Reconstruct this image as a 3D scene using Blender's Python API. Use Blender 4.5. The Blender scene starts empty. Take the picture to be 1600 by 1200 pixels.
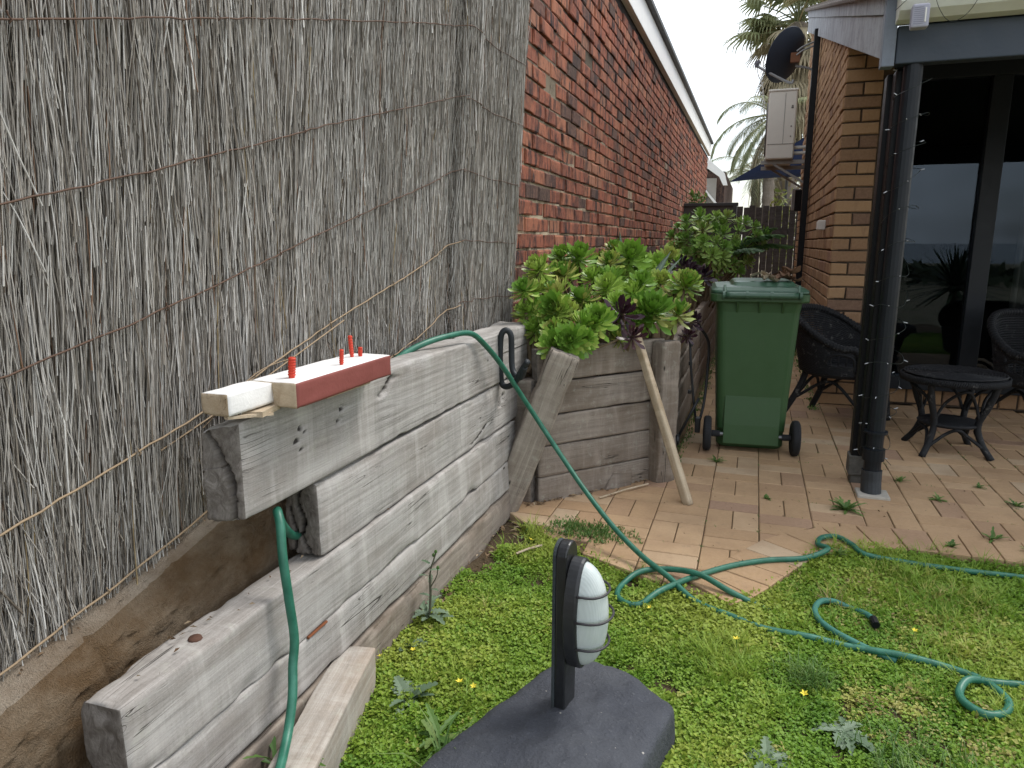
import bpy, math, random
import numpy as np
from mathutils import Vector, Matrix

random.seed(7)
RNG = np.random.default_rng(11)
R = math.radians
scene = bpy.context.scene
COL = scene.collection

# ------------------------------------------------------------------ camera
cam_d = bpy.data.cameras.new("camera")
cam = bpy.data.objects.new("camera", cam_d)
COL.objects.link(cam)
cam.location = (0, 0, 1.17)
cam.rotation_euler = (R(90 - 11.22), 0, R(18.67))
cam_d.sensor_width = 36
cam_d.lens = 24.95
cam_d.clip_start = 0.02
cam_d.clip_end = 6000
scene.camera = cam

# ------------------------------------------------------------------ sky, sun, exposure
SUN_EL, SUN_AZ = 58, 48            # azimuth measured from +Y towards +X
world = bpy.data.worlds.new("World")
scene.world = world
world.use_nodes = True
wt = world.node_tree
wt.nodes.clear()
wo = wt.nodes.new("ShaderNodeOutputWorld")
wb = wt.nodes.new("ShaderNodeBackground")
sky = wt.nodes.new("ShaderNodeTexSky")
sky.sky_type = 'NISHITA'
sky.sun_disc = False
sky.sun_elevation = R(SUN_EL)
sky.sun_rotation = R(SUN_AZ)
sky.air_density = 1.2
sky.dust_density = 2.0
tcw = wt.nodes.new("ShaderNodeTexCoord")
mpw = wt.nodes.new("ShaderNodeMapping")
mpw.inputs['Scale'].default_value = (1, 1, 2.2)
nzw = wt.nodes.new("ShaderNodeTexNoise")
nzw.inputs['Scale'].default_value = 2.1
nzw.inputs['Detail'].default_value = 7
nzw.inputs['Roughness'].default_value = 0.55
rpw = wt.nodes.new("ShaderNodeValToRGB")
rpw.color_ramp.elements[0].position = 0.40
rpw.color_ramp.elements[0].color = (0.22, 0.22, 0.22, 1)
rpw.color_ramp.elements[1].position = 0.60
rpw.color_ramp.elements[1].color = (1, 1, 1, 1)
mxw = wt.nodes.new("ShaderNodeMix")
mxw.data_type = 'RGBA'
mxw.inputs[7].default_value = (10.6, 10.9, 11.2, 1)
wt.links.new(tcw.outputs['Generated'], mpw.inputs['Vector'])
wt.links.new(mpw.outputs[0], nzw.inputs['Vector'])
wt.links.new(nzw.outputs['Fac'], rpw.inputs[0])
wt.links.new(rpw.outputs[0], mxw.inputs[0])
wt.links.new(sky.outputs[0], mxw.inputs[6])
wt.links.new(mxw.outputs[2], wb.inputs['Color'])
wb.inputs['Strength'].default_value = 0.10
wt.links.new(wb.outputs[0], wo.inputs[0])

sun_d = bpy.data.lights.new("sun", 'SUN')
sun_d.energy = 1.5
sun_d.angle = R(22)
sun_d.color = (1, 0.97, 0.92)
sun = bpy.data.objects.new("sun", sun_d)
COL.objects.link(sun)
sun.rotation_euler = (R(90 - SUN_EL), 0, R(180 - SUN_AZ))

scene.view_settings.view_transform = 'Standard'
scene.view_settings.look = 'None'
scene.view_settings.exposure = 0.90
scene.view_settings.gamma = 1.0
scene.view_settings.use_curve_mapping = False

# ------------------------------------------------------------------ helpers
def link(o, parent=None):
    COL.objects.link(o)
    if parent is not None:
        o.parent = parent
    return o

def tag(o, label=None, cat=None, group=None, kind=None):
    if label: o['label'] = label
    if cat: o['category'] = cat
    if group: o['group'] = group
    if kind: o['kind'] = kind
    return o

def thing(name, label, cat, loc=(0, 0, 0), rz=0, group=None):
    o = bpy.data.objects.new(name, None)
    o.empty_display_size = 0.05
    o.location = loc
    o.rotation_euler = (0, 0, rz)
    link(o)
    return tag(o, label, cat, group)

class MB:
    """collects polygons, builds ONE mesh"""
    def __init__(s):
        s.v = []; s.f = []; s.mi = []; s.a = []; s.n = 0
    def add(s, verts, faces, mi=0, rnd=0.0):
        verts = np.asarray(verts, float).reshape(-1, 3)
        o = s.n
        s.v.append(verts); s.n += len(verts)
        if np.isscalar(rnd): s.a.append(np.full(len(verts), rnd))
        else: s.a.append(np.asarray(rnd, float))
        if isinstance(faces, np.ndarray):
            faces = (faces + o).tolist()
        else:
            faces = [[i + o for i in f] for f in faces]
        s.f += faces
        s.mi += [mi] * len(faces)
        return s
    def box(s, c, size, rot=None, mi=0, rnd=0.0):
        x, y, z = [k / 2 for k in size]
        v = np.array([(-x, -y, -z), (x, -y, -z), (x, y, -z), (-x, y, -z), (-x, -y, z), (x, -y, z), (x, y, z), (-x, y, z)])
        if rot is not None: v = v @ np.array(rot).T
        v = v + np.array(c)
        return s.add(v, [(0, 3, 2, 1), (4, 5, 6, 7), (0, 1, 5, 4), (1, 2, 6, 5), (2, 3, 7, 6), (3, 0, 4, 7)], mi, rnd)
    def bar(s, p, q, w, h, mi=0, rnd=0.0, up=(0, 0, 1)):
        p = np.array(p, float); q = np.array(q, float)
        d = q - p; L = np.linalg.norm(d); d = d / L
        u = np.array(up, float)
        if abs(d @ u) > .98: u = np.array((0, 1., 0))
        a = np.cross(u, d); a /= np.linalg.norm(a); b = np.cross(d, a)
        return s.box((p + q) / 2, (L, w, h), np.stack([d, a, b], 1), mi, rnd)
    def tube(s, pts, r, n=8, caps=True, mi=0, rnd=0.0, closed=False):
        pts = np.asarray(pts, float); m = len(pts)
        rr = np.full(m, r) if np.isscalar(r) else np.asarray(r, float)
        if closed: t = np.roll(pts, -1, 0) - np.roll(pts, 1, 0)
        else: t = np.gradient(pts, axis=0)
        t /= np.linalg.norm(t, axis=1)[:, None] + 1e-12
        u = np.array((0, 0, 1.)) if abs(t[0][2]) < .9 else np.array((1., 0, 0))
        a = np.cross(t[0], u); a /= np.linalg.norm(a)
        A = np.zeros((m, 3)); A[0] = a
        for i in range(1, m):
            a = A[i-1] - t[i] * (A[i-1] @ t[i]); A[i] = a / (np.linalg.norm(a) + 1e-12)
        B = np.cross(t, A)
        th = np.arange(n) / n * 2 * math.pi
        V = pts[:, None] + rr[:, None, None] * (A[:, None] * np.cos(th)[None, :, None] + B[:, None] * np.sin(th)[None, :, None])
        i = np.arange(m - 1)[:, None] * n; j = np.arange(n)[None]
        F = np.stack([i + j, i + (j + 1) % n, i + n + (j + 1) % n, i + n + j], -1).reshape(-1, 4).tolist()
        if closed:
            k = (m - 1) * n
            F += [[k + q, k + (q + 1) % n, (q + 1) % n, q] for q in range(n)]
        elif caps:
            F.append(list(range(n))[::-1]); F.append([(m - 1) * n + q for q in range(n)])
        return s.add(V.reshape(-1, 3), F, mi, rnd)
    def lathe(s, prof, n=24, mat4=None, mi=0, rnd=0.0):
        prof = np.asarray(prof, float); m = len(prof)
        th = np.arange(n) / n * 2 * math.pi
        V = np.zeros((m, n, 3))
        V[:, :, 0] = prof[:, None, 0] * np.cos(th); V[:, :, 1] = prof[:, None, 0] * np.sin(th); V[:, :, 2] = prof[:, None, 1]
        i = np.arange(m - 1)[:, None] * n; j = np.arange(n)[None]
        F = np.stack([i + j, i + (j + 1) % n, i + n + (j + 1) % n, i + n + j], -1).reshape(-1, 4).tolist()
        V = V.reshape(-1, 3)
        if mat4 is not None:
            M = np.array(mat4); V = V @ M[:3, :3].T + M[:3, 3]
        F.append(list(range(n))[::-1]); F.append([(m - 1) * n + q for q in range(n)])
        return s.add(V, F, mi, rnd)
    def prism(s, poly, d, axis=2, off=0.0, mi=0, rnd=0.0):
        """poly: 2D points; extruded by d along axis starting at off"""
        k = len(poly); V = []
        for z in (off, off + d):
            for (a, b) in poly:
                V.append({0: (z, a, b), 1: (a, z, b), 2: (a, b, z)}[axis])
        F = [list(range(k))[::-1], list(range(k, 2 * k))] + [[i, (i + 1) % k, k + (i + 1) % k, k + i] for i in range(k)]
        return s.add(V, F, mi, rnd)
    def mesh(s, name, mats, smooth=False):
        me = bpy.data.meshes.new(name)
        V = np.concatenate(s.v) if s.v else np.zeros((0, 3))
        me.from_pydata(V.tolist(), [], s.f)
        if not isinstance(mats, (list, tuple)): mats = [mats]
        for m in mats: me.materials.append(m)
        if len(mats) > 1: me.polygons.foreach_set('material_index', s.mi)
        at = me.attributes.new('rnd', 'FLOAT', 'POINT')
        at.data.foreach_set('value', np.concatenate(s.a))
        if smooth: me.polygons.foreach_set('use_smooth', [True] * len(s.f))
        me.update()
        return me
    def build(s, name, mats, parent=None, smooth=False, bevel=0.0, loc=None, rot=None, fix=False):
        me = s.mesh(name, mats, smooth)
        if fix:
            import bmesh
            bm = bmesh.new(); bm.from_mesh(me); bmesh.ops.recalc_face_normals(bm, faces=bm.faces); bm.to_mesh(me); bm.free()
        o = link(bpy.data.objects.new(name, me), parent)
        if loc is not None: o.location = loc
        if rot is not None: o.rotation_euler = rot
        if bevel:
            b = o.modifiers.new('bevel', 'BEVEL'); b.width = bevel; b.segments = 2; b.limit_method = 'ANGLE'; b.angle_limit = R(40)
        return o

def inst(name, me, parent, loc, rot=(0, 0, 0), scl=(1, 1, 1)):
    o = bpy.data.objects.new(name, me)
    link(o, parent)
    o.location = loc; o.rotation_euler = rot
    o.scale = scl if not np.isscalar(scl) else (scl,) * 3
    return o

def smooth_path(P, n=8, closed=False):
    P = np.asarray(P, float)
    if closed: Q = np.vstack([P[-1], P, P[0], P[1]])
    else: Q = np.vstack([2 * P[0] - P[1], P, 2 * P[-1] - P[-2]])
    out = []
    for i in range(1, len(Q) - 2):
        for t in np.arange(n) / n:
            a, b, c, d = Q[i-1], Q[i], Q[i+1], Q[i+2]
            out.append(.5 * (2*b + (c-a)*t + (2*a-5*b+4*c-d)*t*t + (3*b-a-3*c+d)*t**3))
    if not closed: out.append(P[-1])
    return np.array(out)

def _h(ix, iy, iz, seed):
    n = (ix * 374761393 + iy * 668265263 + iz * 2147483647 + seed * 1274126177) & 0xffffffff
    n = ((n ^ (n >> 13)) * 1274126177) & 0xffffffff
    return ((n ^ (n >> 16)) & 0xffff) / 65535.0
def vn(P, seed=0):
    """value noise 0..1 on (N,3)"""
    P = np.asarray(P, float); I = np.floor(P).astype(np.int64); f = P - I
    f = f * f * (3 - 2 * f); r = 0
    for dx in (0, 1):
        wx = f[:, 0] if dx else 1 - f[:, 0]
        for dy in (0, 1):
            wy = f[:, 1] if dy else 1 - f[:, 1]
            for dz in (0, 1):
                wz = f[:, 2] if dz else 1 - f[:, 2]
                r = r + wx * wy * wz * _h(I[:, 0] + dx, I[:, 1] + dy, I[:, 2] + dz, seed)
    return r
def fbm(P, seed=0, oct=3):
    P = np.asarray(P, float); r = 0; a = .5; t = 0
    for o in range(oct):
        r = r + a * vn(P * 2 ** o, seed + o); t += a; a *= .5
    return r / t

# ------------------------------------------------------------------ material kit
class Mat:
    def __init__(s, name, rough=.8, base=None, spec=.3):
        s.m = bpy.data.materials.new(name); s.m.use_nodes = True
        s.t = s.m.node_tree; s.b = s.t.nodes['Principled BSDF']
        s.b.inputs['Roughness'].default_value = rough
        s.b.inputs['Specular IOR Level'].default_value = spec
        if base is not None: s.b.inputs['Base Color'].default_value = (*base, 1)
    def n(s, typ, props=None, **ins):
        nd = s.t.nodes.new(typ)
        for k, v in (props or {}).items(): setattr(nd, k, v)
        for k, v in ins.items():
            s.set(nd.inputs[int(k[1:])] if k[0] == 'i' and k[1:].isdigit() else nd.inputs[k.replace('_', ' ')], v)
        return nd
    def set(s, inp, v):
        if isinstance(v, bpy.types.NodeSocket): s.t.links.new(v, inp)
        elif isinstance(v, (tuple, list)) and inp.type == 'RGBA' and len(v) == 3: inp.default_value = (*v, 1)
        else: inp.default_value = v
    def obj(s): return s.n('ShaderNodeTexCoord').outputs['Object']
    def pos(s): return s.n('ShaderNodeNewGeometry').outputs['Position']
    def map(s, v, scale=(1, 1, 1), loc=(0, 0, 0)):
        return s.n('ShaderNodeMapping', None, Vector=v, Scale=scale, Location=loc).outputs[0]
    def off(s, v):
        """shift a vector by the object's random number so that copies differ"""
        r = s.n('ShaderNodeObjectInfo').outputs['Random']
        r = s.math('MULTIPLY', r, 37.0)
        return s.n('ShaderNodeVectorMath', {'operation': 'ADD'}, i0=v, i1=r).outputs[0]
    def noise(s, v, scale, detail=4, rough=.55, dist=0.0):
        return s.n('ShaderNodeTexNoise', None, Vector=v, Scale=scale, Detail=detail, Roughness=rough, Distortion=dist).outputs['Fac']
    def attr(s, name, typ='GEOMETRY'): return s.n('ShaderNodeAttribute', {'attribute_name': name, 'attribute_type': typ}).outputs['Fac']
    def rand(s): return s.n('ShaderNodeObjectInfo').outputs['Random']
    def ramp(s, fac, stops, interp='LINEAR'):
        nd = s.n('ShaderNodeValToRGB', None, Fac=fac); cr = nd.color_ramp; cr.interpolation = interp
        while len(cr.elements) < len(stops): cr.elements.new(.5)
        for e, (p, c) in zip(cr.elements, stops):
            e.position = p; e.color = (c, c, c, 1) if np.isscalar(c) else (*c, 1)
        return nd.outputs[0]
    def mix(s, fac, a, b, op='MIX'):
        nd = s.n('ShaderNodeMix', {'data_type': 'RGBA', 'blend_type': op})
        s.set(nd.inputs[0], fac); s.set(nd.inputs[6], a); s.set(nd.inputs[7], b)
        return nd.outputs[2]
    def math(s, op, a, b=0.0, c=0.0):
        nd = s.n('ShaderNodeMath', {'operation': op}); s.set(nd.inputs[0], a); s.set(nd.inputs[1], b); s.set(nd.inputs[2], c)
        return nd.outputs[0]
    def col(s, v): s.set(s.b.inputs['Base Color'], v); return s
    def rough(s, v): s.set(s.b.inputs['Roughness'], v); return s
    def bump(s, h, strength=.5, dist=.01):
        prev = s.b.inputs['Normal'].links[0].from_socket if s.b.inputs['Normal'].links else None
        nd = s.n('ShaderNodeBump', None, Height=h, Strength=strength, Distance=dist)
        if prev is not None: s.t.links.new(prev, nd.inputs['Normal'])
        s.t.links.new(nd.outputs[0], s.b.inputs['Normal'])
        return s

def simple(name, base, rough=.6, var=.25, scale=30, bump=.0, spec=.3, metallic=0.0, bscale=None):
    """paint / plastic / metal with mottling and wear"""
    k = Mat(name, rough, spec=spec)
    v = k.obj(); n = k.noise(v, scale, 6, .6); n2 = k.noise(v, scale * .17, 3)
    c = k.mix(n, tuple(x * (1 - var) for x in base), tuple(min(1, x * (1 + var)) for x in base))
    c = k.mix(k.ramp(n2, [(.35, 0), (.75, .5)]), c, tuple(x * (1 - var * .9) for x in base))
    k.col(c)
    k.rough(k.ramp(n, [(.2, max(0, rough - .12)), (.8, min(1, rough + .12))]))
    if bump: k.bump(k.noise(v, bscale or scale * 4, 4), bump, .004)
    if metallic: k.b.inputs['Metallic'].default_value = metallic
    return k.m

# --- weathered timber: grain runs along the object's local x
def timber(name, light, dark, tint=(.17, .14, .11), tintamt=.5, lichen=0.3, grain=1.0):
    k = Mat(name, .92, spec=.12)
    v = k.off(k.obj())
    warp = k.n('ShaderNodeTexNoise', None, Vector=k.map(v, (1.6, 5, 5)), Scale=1.5, Detail=3).outputs['Color']
    vv = k.n('ShaderNodeVectorMath', {'operation': 'MULTIPLY_ADD'}, i0=warp, i1=(.05, .035, .035), i2=v).outputs[0]
    fine = k.noise(k.map(vv, (2.5, 260, 260)), 1, 5, .7)
    mid = k.noise(k.map(vv, (.9, 60, 60)), 1, 4, .6, .6)
    saw = k.noise(k.map(v, (150, 16, 7)), 1, 4, .65, .5)
    speck = k.noise(k.map(v, (1, 2.2, 2.2)), 190, 3, .65)
    big = k.noise(k.map(v, (3.2, 6, 6)), 1, 5, .65)
    big2 = k.noise(k.map(v, (1.3, 9, 9), (5, 2, 1)), 1, 3, .6)
    g = k.math('ADD', k.math('MULTIPLY', fine, .42), k.math('ADD', k.math('MULTIPLY', mid, .48), k.math('MULTIPLY', saw, .16)))
    g = k.math('ADD', g, k.math('MULTIPLY', k.math('SUBTRACT', speck, .5), .30))
    c = k.mix(k.ramp(g, [(.36, 0), (.66, 1)]), dark, light)
    c = k.mix(k.ramp(big, [(.40, 0), (.72, tintamt)]), c, tint)
    c = k.mix(k.ramp(big2, [(.5, 0), (.75, .4)]), c, tuple(min(1, x * 1.3) for x in light))
    if lichen:
        l = k.noise(v, 26, 6, .7)
        c = k.mix(k.ramp(l, [(.56, 0), (.70, lichen)]), c, (.43, .44, .37))
        l2 = k.noise(k.map(v, (5, 18, 18), (3, 1, 7)), 1, 6, .7)
        c = k.mix(k.ramp(l2, [(.60, 0), (.72, lichen * .9)]), c, (.10, .085, .06))
    drip = k.noise(k.map(v, (15, 6, 2.2), (2, 5, 8)), 1, 4, .6, .5)
    c = k.mix(k.ramp(drip, [(.52, 0), (.70, .42)]), c, tuple(min(1, x * 1.28) for x in light))
    c = k.mix(k.ramp(drip, [(.28, .40), (.44, 0)]), c, dark)
    rust = k.noise(k.map(v, (2.1, 9, 7), (7, 7, 1)), 1, 5, .65)
    c = k.mix(k.ramp(rust, [(.56, 0), (.72, .5)]), c, tuple(x * .85 for x in tint))
    # long drying cracks and small checks
    cn = k.noise(k.map(vv, (.9, 34, 34), (1, 4, 2)), 1, 2, .5, 1.2)
    gate = k.noise(k.map(v, (2.3, 7, 7), (9, 3, 5)), 1, 2)
    crack = k.math('MULTIPLY', k.ramp(k.math('ABSOLUTE', k.math('SUBTRACT', cn, .5)), [(.0, 1), (.007, .7), (.014, 0)]), k.ramp(gate, [(.56, 0), (.63, .95)]))
    c = k.mix(crack, c, (.025, .021, .018))
    c = k.mix(k.ramp(k.attr('crk'), [(.25, 0), (.7, .92)]), c, (.022, .018, .015))  # hollows and splits coloured near black for the shade inside them
    # nail holes / knots
    vo = k.n('ShaderNodeTexVoronoi', None, Vector=k.map(v, (3.0, 7, 7)), Scale=1.0)
    dots = k.ramp(vo.outputs['Distance'], [(.02, 1), (.05, 0)])
    c = k.mix(dots, c, (.03, .025, .02))
    k.col(c)
    h = k.math('SUBTRACT', k.math('ADD', k.math('MULTIPLY', fine, .5), k.math('ADD', mid, k.math('MULTIPLY', saw, .12))), k.math('MULTIPLY', crack, 2.5))
    k.bump(h, .42 * grain, .003)
    return k.m

TIMBER = timber('weathered_timber', (.415, .398, .378), (.20, .188, .174), tint=(.215, .182, .155), tintamt=.6)
TIMBER_BROWN = timber('brown_timber', (.30, .26, .22), (.15, .125, .105), tint=(.14, .105, .075), tintamt=.8, lichen=.35)
TIMBER_POST = timber('post_timber', (.37, .325, .275), (.20, .165, .135), tint=(.15, .115, .085), tintamt=.55, lichen=.35)
def end_grain():
    k = Mat('timber_end_grain', .95, spec=.1); v = k.off(k.obj())
    rg = k.noise(k.map(v, (1, 55, 30)), 1, 4, .6, 1.5); n = k.noise(v, 35, 6, .7)
    c = k.mix(k.ramp(rg, [(.3, 0), (.7, 1)]), (.105, .092, .080), (.20, .182, .165)); c = k.mix(k.ramp(n, [(.45, 0), (.75, .7)]), c, (.075, .062, .052))
    c = k.mix(k.ramp(k.attr('crk'), [(.2, 0), (.6, 1)]), c, (.012, .010, .009))  # end splits blackened, their inner shade put into the colour
    k.col(c); k.bump(k.math('ADD', rg, n), .6, .006); return k.m
TIMBER_END = end_grain()
STAKE = timber('stake_timber', (.52, .44, .33), (.33, .255, .17), tint=(.25, .16, .08), tintamt=.6, lichen=.1)
PALING = timber('paling_timber', (.115, .10, .092), (.055, .048, .044), tint=(.06, .05, .045), lichen=.15)
BARGE = timber('grey_painted_board', (.40, .42, .45), (.27, .285, .305), tint=(.16, .155, .15), tintamt=.55, lichen=.45, grain=.6)

# --- bricks: per-brick tone from the 'rnd' attribute
def brick_mat(name, ramp, stain, stain_amt, stain_rng, bumpv=.5):
    k = Mat(name, .9, spec=.15)
    r = k.attr('rnd'); p = k.pos()
    c = k.ramp(r, ramp)
    n = k.noise(p, 55, 6, .65); n2 = k.noise(k.map(p, (1, 1, .35)), 16, 5, .7); n3 = k.noise(p, 7, 4, .6)
    c = k.mix(k.ramp(n, [(.3, 0), (.75, .55)]), c, k.mix(.5, c, (.5, .33, .22)))
    c = k.mix(k.math('MULTIPLY', k.ramp(n2, stain_rng), k.ramp(n3, [(.35, .25), (.6, 1)])), c, stain)
    sp = k.noise(p, 160, 3, .6)
    c = k.mix(k.ramp(sp, [(.68, 0), (.76, stain_amt)]), c, (.02, .018, .017))
    k.col(c)
    k.bump(k.math('ADD', k.noise(p, 120, 5, .7), k.math('MULTIPLY', n2, 1.4)), bumpv, .006)
    return k.m
RED_BRICK = brick_mat('red_brick', [(0, (.055, .035, .034)), (.10, (.10, .05, .045)), (.2, (.215, .062, .040)), (.5, (.285, .085, .052)), (.8, (.345, .13, .075)), (.97, (.25, .12, .08)), (1, (.42, .33, .24))],
                      (.045, .034, .034), .8, [(.455, 0), (.565, 1)], .8)
TAN_BRICK = brick_mat('tan_brick', [(0, (.17, .105, .075)), (.2, (.24, .145, .085)), (.5, (.33, .205, .11)), (.8, (.39, .25, .14)), (1, (.29, .175, .115))],
                      (.15, .095, .065), .35, [(.56, 0), (.74, .6)], .4)
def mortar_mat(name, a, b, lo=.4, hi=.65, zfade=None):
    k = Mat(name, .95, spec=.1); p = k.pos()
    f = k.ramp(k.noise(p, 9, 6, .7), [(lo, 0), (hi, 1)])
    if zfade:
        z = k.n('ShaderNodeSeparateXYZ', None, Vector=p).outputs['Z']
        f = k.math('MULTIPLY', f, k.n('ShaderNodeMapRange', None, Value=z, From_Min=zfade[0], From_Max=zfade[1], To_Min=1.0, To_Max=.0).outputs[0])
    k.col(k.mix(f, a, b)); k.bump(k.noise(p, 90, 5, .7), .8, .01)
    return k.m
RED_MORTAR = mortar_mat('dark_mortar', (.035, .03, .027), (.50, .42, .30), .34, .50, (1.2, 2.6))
TAN_MORTAR = mortar_mat('raked_mortar', (.055, .042, .033), (.12, .09, .065))

# --- paving
def paver_mat():
    k = Mat('clay_paver', .88, spec=.18); r = k.attr('rnd'); p = k.pos()
    c = k.ramp(r, [(0, (.30, .19, .13)), (.3, (.365, .24, .13)), (.6, (.43, .29, .163)), (.85, (.46, .325, .195)), (1, (.44, .345, .235))])
    n = k.noise(p, 70, 6, .7); n2 = k.noise(p, 4.5, 5, .65); n3 = k.noise(p, 19, 5, .7)
    c = k.mix(k.ramp(n, [(.3, 0), (.8, .5)]), c, (.54, .37, .25))
    c = k.mix(k.ramp(n2, [(.42, 0), (.72, .5)]), c, (.27, .17, .10))
    c = k.mix(k.ramp(n3, [(.58, 0), (.75, .45)]), c, (.20, .15, .10))
    sp = k.noise(p, 210, 2, .5)
    c = k.mix(k.ramp(sp, [(.68, 0), (.74, .6)]), c, (.12, .085, .06))
    k.col(c); k.bump(k.math('ADD', n, k.math('MULTIPLY', k.noise(p, 240, 3), .5)), .35, .004)
    return k.m
PAVER = paver_mat()
def soil_mat(name, a, b, c3):
    k = Mat(name, .97, spec=.08); p = k.pos()
    n = k.noise(p, 40, 8, .75); n2 = k.noise(p, 5, 4, .6)
    k.col(k.mix(k.ramp(n2, [(.4, 0), (.7, .8)]), k.mix(n, a, b), c3))
    k.bump(n, 1.0, .02); return k.m
SOIL = soil_mat('soil', (.06, .042, .028), (.17, .12, .08), (.10, .085, .045))
SAND_JOINT = soil_mat('joint_sand', (.14, .095, .06), (.25, .17, .105), (.11, .10, .045))
GROUND = soil_mat('sandy_ground', (.20, .165, .11), (.33, .28, .20), (.10, .12, .06))

def concrete(name, a, b, stain):
    k = Mat(name, .93, spec=.12); p = k.pos()
    n = k.noise(p, 65, 7, .75); n2 = k.noise(k.map(p, (2, 2, 3)), 3.2, 6, .7); n3 = k.noise(p, 150, 3)
    grit = k.noise(p, 320, 3, .6); c = k.mix(k.ramp(k.math('ADD', k.math('MULTIPLY', n, .6), k.math('MULTIPLY', grit, .4)), [(.3, 0), (.7, 1)]), a, b); c = k.mix(k.ramp(n2, [(.40, 0), (.62, .85)]), c, stain)
    c = k.mix(k.ramp(n3, [(.66, 0), (.74, .5)]), c, (.09, .065, .04))
    k.col(c); k.bump(k.math('ADD', n, k.math('MULTIPLY', grit, .7)), 1.0, .012); return k.m
PLINTH = concrete('brown_concrete', (.155, .115, .075), (.27, .205, .14), (.125, .075, .036))
PLINTH_LEDGE = concrete('pale_concrete', (.27, .22, .165), (.39, .33, .26), (.21, .155, .105))

def twig_mat():
    k = Mat('dry_brush', .9, spec=.12); r = k.attr('rnd'); p = k.pos()
    c = k.ramp(r, [(0, (.085, .066, .048)), (.25, (.20, .172, .138)), (.5, (.345, .318, .28)), (.8, (.52, .50, .465)), (.955, (.70, .69, .66)), (.975, (.22, .12, .07)), (1, (.33, .25, .13))])
    n = k.noise(k.map(p, (60, 60, 14)), 1, 4, .7)
    c = k.mix(k.ramp(n, [(.42, 0), (.75, .5)]), c, (.15, .13, .108))
    k.col(c); k.bump(k.noise(k.map(p, (300, 300, 60)), 1, 3), .4, .002); return k.m
TWIG = twig_mat()
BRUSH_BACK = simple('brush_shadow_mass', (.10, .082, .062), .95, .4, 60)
WIRE = simple('rusty_wire', (.105, .062, .042), .75, .4, 200, spec=.3)
OLDWIRE = simple('pale_wire', (.30, .22, .14), .8, .35, 120)

def leaf_mat(name, ramp, rough=.45, trans=.25, attr='OBJ', spec=.4):
    k = Mat(name, rough, spec=spec)
    if attr == 'OBJ': f = k.math('FRACT', k.math('ADD', k.rand(), k.math('MULTIPLY', k.attr('rnd'), 1.0)))
    elif attr == 'GEO': f = k.attr('rnd')
    else: f = k.attr('tint', 'INSTANCER')
    c = k.ramp(f, ramp); p = k.pos()
    n = k.noise(p, 60, 3, .6)
    c = k.mix(k.ramp(n, [(.35, 0), (.8, .35)]), c, k.mix(1.0, c, (.55, .6, .45), 'MULTIPLY'))
    k.col(c)
    tr = k.n('ShaderNodeBsdfTranslucent', None, Color=c)
    mx = k.n('ShaderNodeMixShader', None, Fac=trans)
    out = k.t.nodes['Material Output']
    k.t.links.new(k.b.outputs[0], mx.inputs[1]); k.t.links.new(tr.outputs[0], mx.inputs[2]); k.t.links.new(mx.outputs[0], out.inputs[0])
    return k.m
# ================================================================== GROUND
def sheet(name, poly, z, mat, label=None):
    mb = MB(); mb.add([(x, y, z) for x, y in poly], [list(range(len(poly)))])
    return tag(mb.build(name, mat), label, None, None, 'structure')

sheet('ground', [(-60, -40), (60, -40), (60, 120), (-60, 120)], -.075, GROUND)
sea_k = Mat('sea_water', .25, (.03, .06, .075), .5)
sea_k.bump(sea_k.noise(sea_k.map(sea_k.pos(), (.15, .5, 1)), 1, 4), .6, .3)
sheet('sea', [(-3000, -4000), (3000, -4000), (3000, -40.02), (-3000, -40.02)], -1.2, sea_k.m)

# lawn soil with gentle unevenness
EDGE = np.array([(-1.02, 2.86), (-.88, 2.74), (-.70, 2.60), (-.50, 2.475), (-.33, 2.40), (-.17, 2.325), (-.01, 2.271), (.08, 2.37), (.18, 2.57), (.27, 2.73), (.38, 2.86), (.52, 2.925), (.70, 2.95), (1.02, 2.95), (1.5, 2.95), (2.6, 2.95)])
lawn_poly = [(-1.15, -.6)] + [(-1.15, 2.95)] + [tuple(p) for p in EDGE[1:]] + [(2.6, -.6)]
def edge_y(x): return np.interp(x, EDGE[:, 0], EDGE[:, 1])
def lawn_z(x, y):
    P = np.stack([np.asarray(x), np.asarray(y), np.zeros_like(np.asarray(x, float))], -1)
    return -.034 + .018 * (fbm(P * 3.1, 3, 3) - .5)
mb = MB(); nx, ny = 110, 100
gx = np.linspace(-1.12, 2.6, nx); gy = np.linspace(0, 1, ny)
X, T = np.meshgrid(gx, gy, indexing='ij'); Y = -.6 + (edge_y(X) + .02 + .6) * T
Zs = lawn_z(X.ravel(), Y.ravel())
i = np.arange(nx - 1)[:, None] * ny; j = np.arange(ny - 1)[None]
mb.add(np.stack([X.ravel(), Y.ravel(), Zs], 1), np.stack([i + j, i + ny + j, i + ny + j + 1, i + j + 1], -1).reshape(-1, 4))
tag(mb.build('lawn_soil', SOIL, smooth=True), None, None, None, 'structure')

# ---- patio: basket-weave clay pavers, each one an object
def clip_half(poly, p, nrm):
    """keep the side where (q-p).nrm >= 0"""
    out = []
    for a, b in zip(poly, poly[1:] + poly[:1]):
        da = (a[0]-p[0])*nrm[0] + (a[1]-p[1])*nrm[1]; db = (b[0]-p[0])*nrm[0] + (b[1]-p[1])*nrm[1]
        if da >= 0: out.append(a)
        if da * db < 0:
            t = da / (da - db); out.append((a[0] + (b[0]-a[0])*t, a[1] + (b[1]-a[1])*t))
    return out
patio_poly = [tuple(p) for p in EDGE] + [(2.6, 5.78), (.50, 5.78), (.50, 13), (-.42, 13), (-.42, 3.56), (-.95, 2.96)]
mbp = MB()
mbp.add([(x, y, -.0045) for x, y in patio_poly], [list(range(len(patio_poly)))])
patio = tag(mbp.build('patio', SAND_JOINT), None, None, None, 'structure')
tipi = 6                                     # EDGE index of the paved tip
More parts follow.
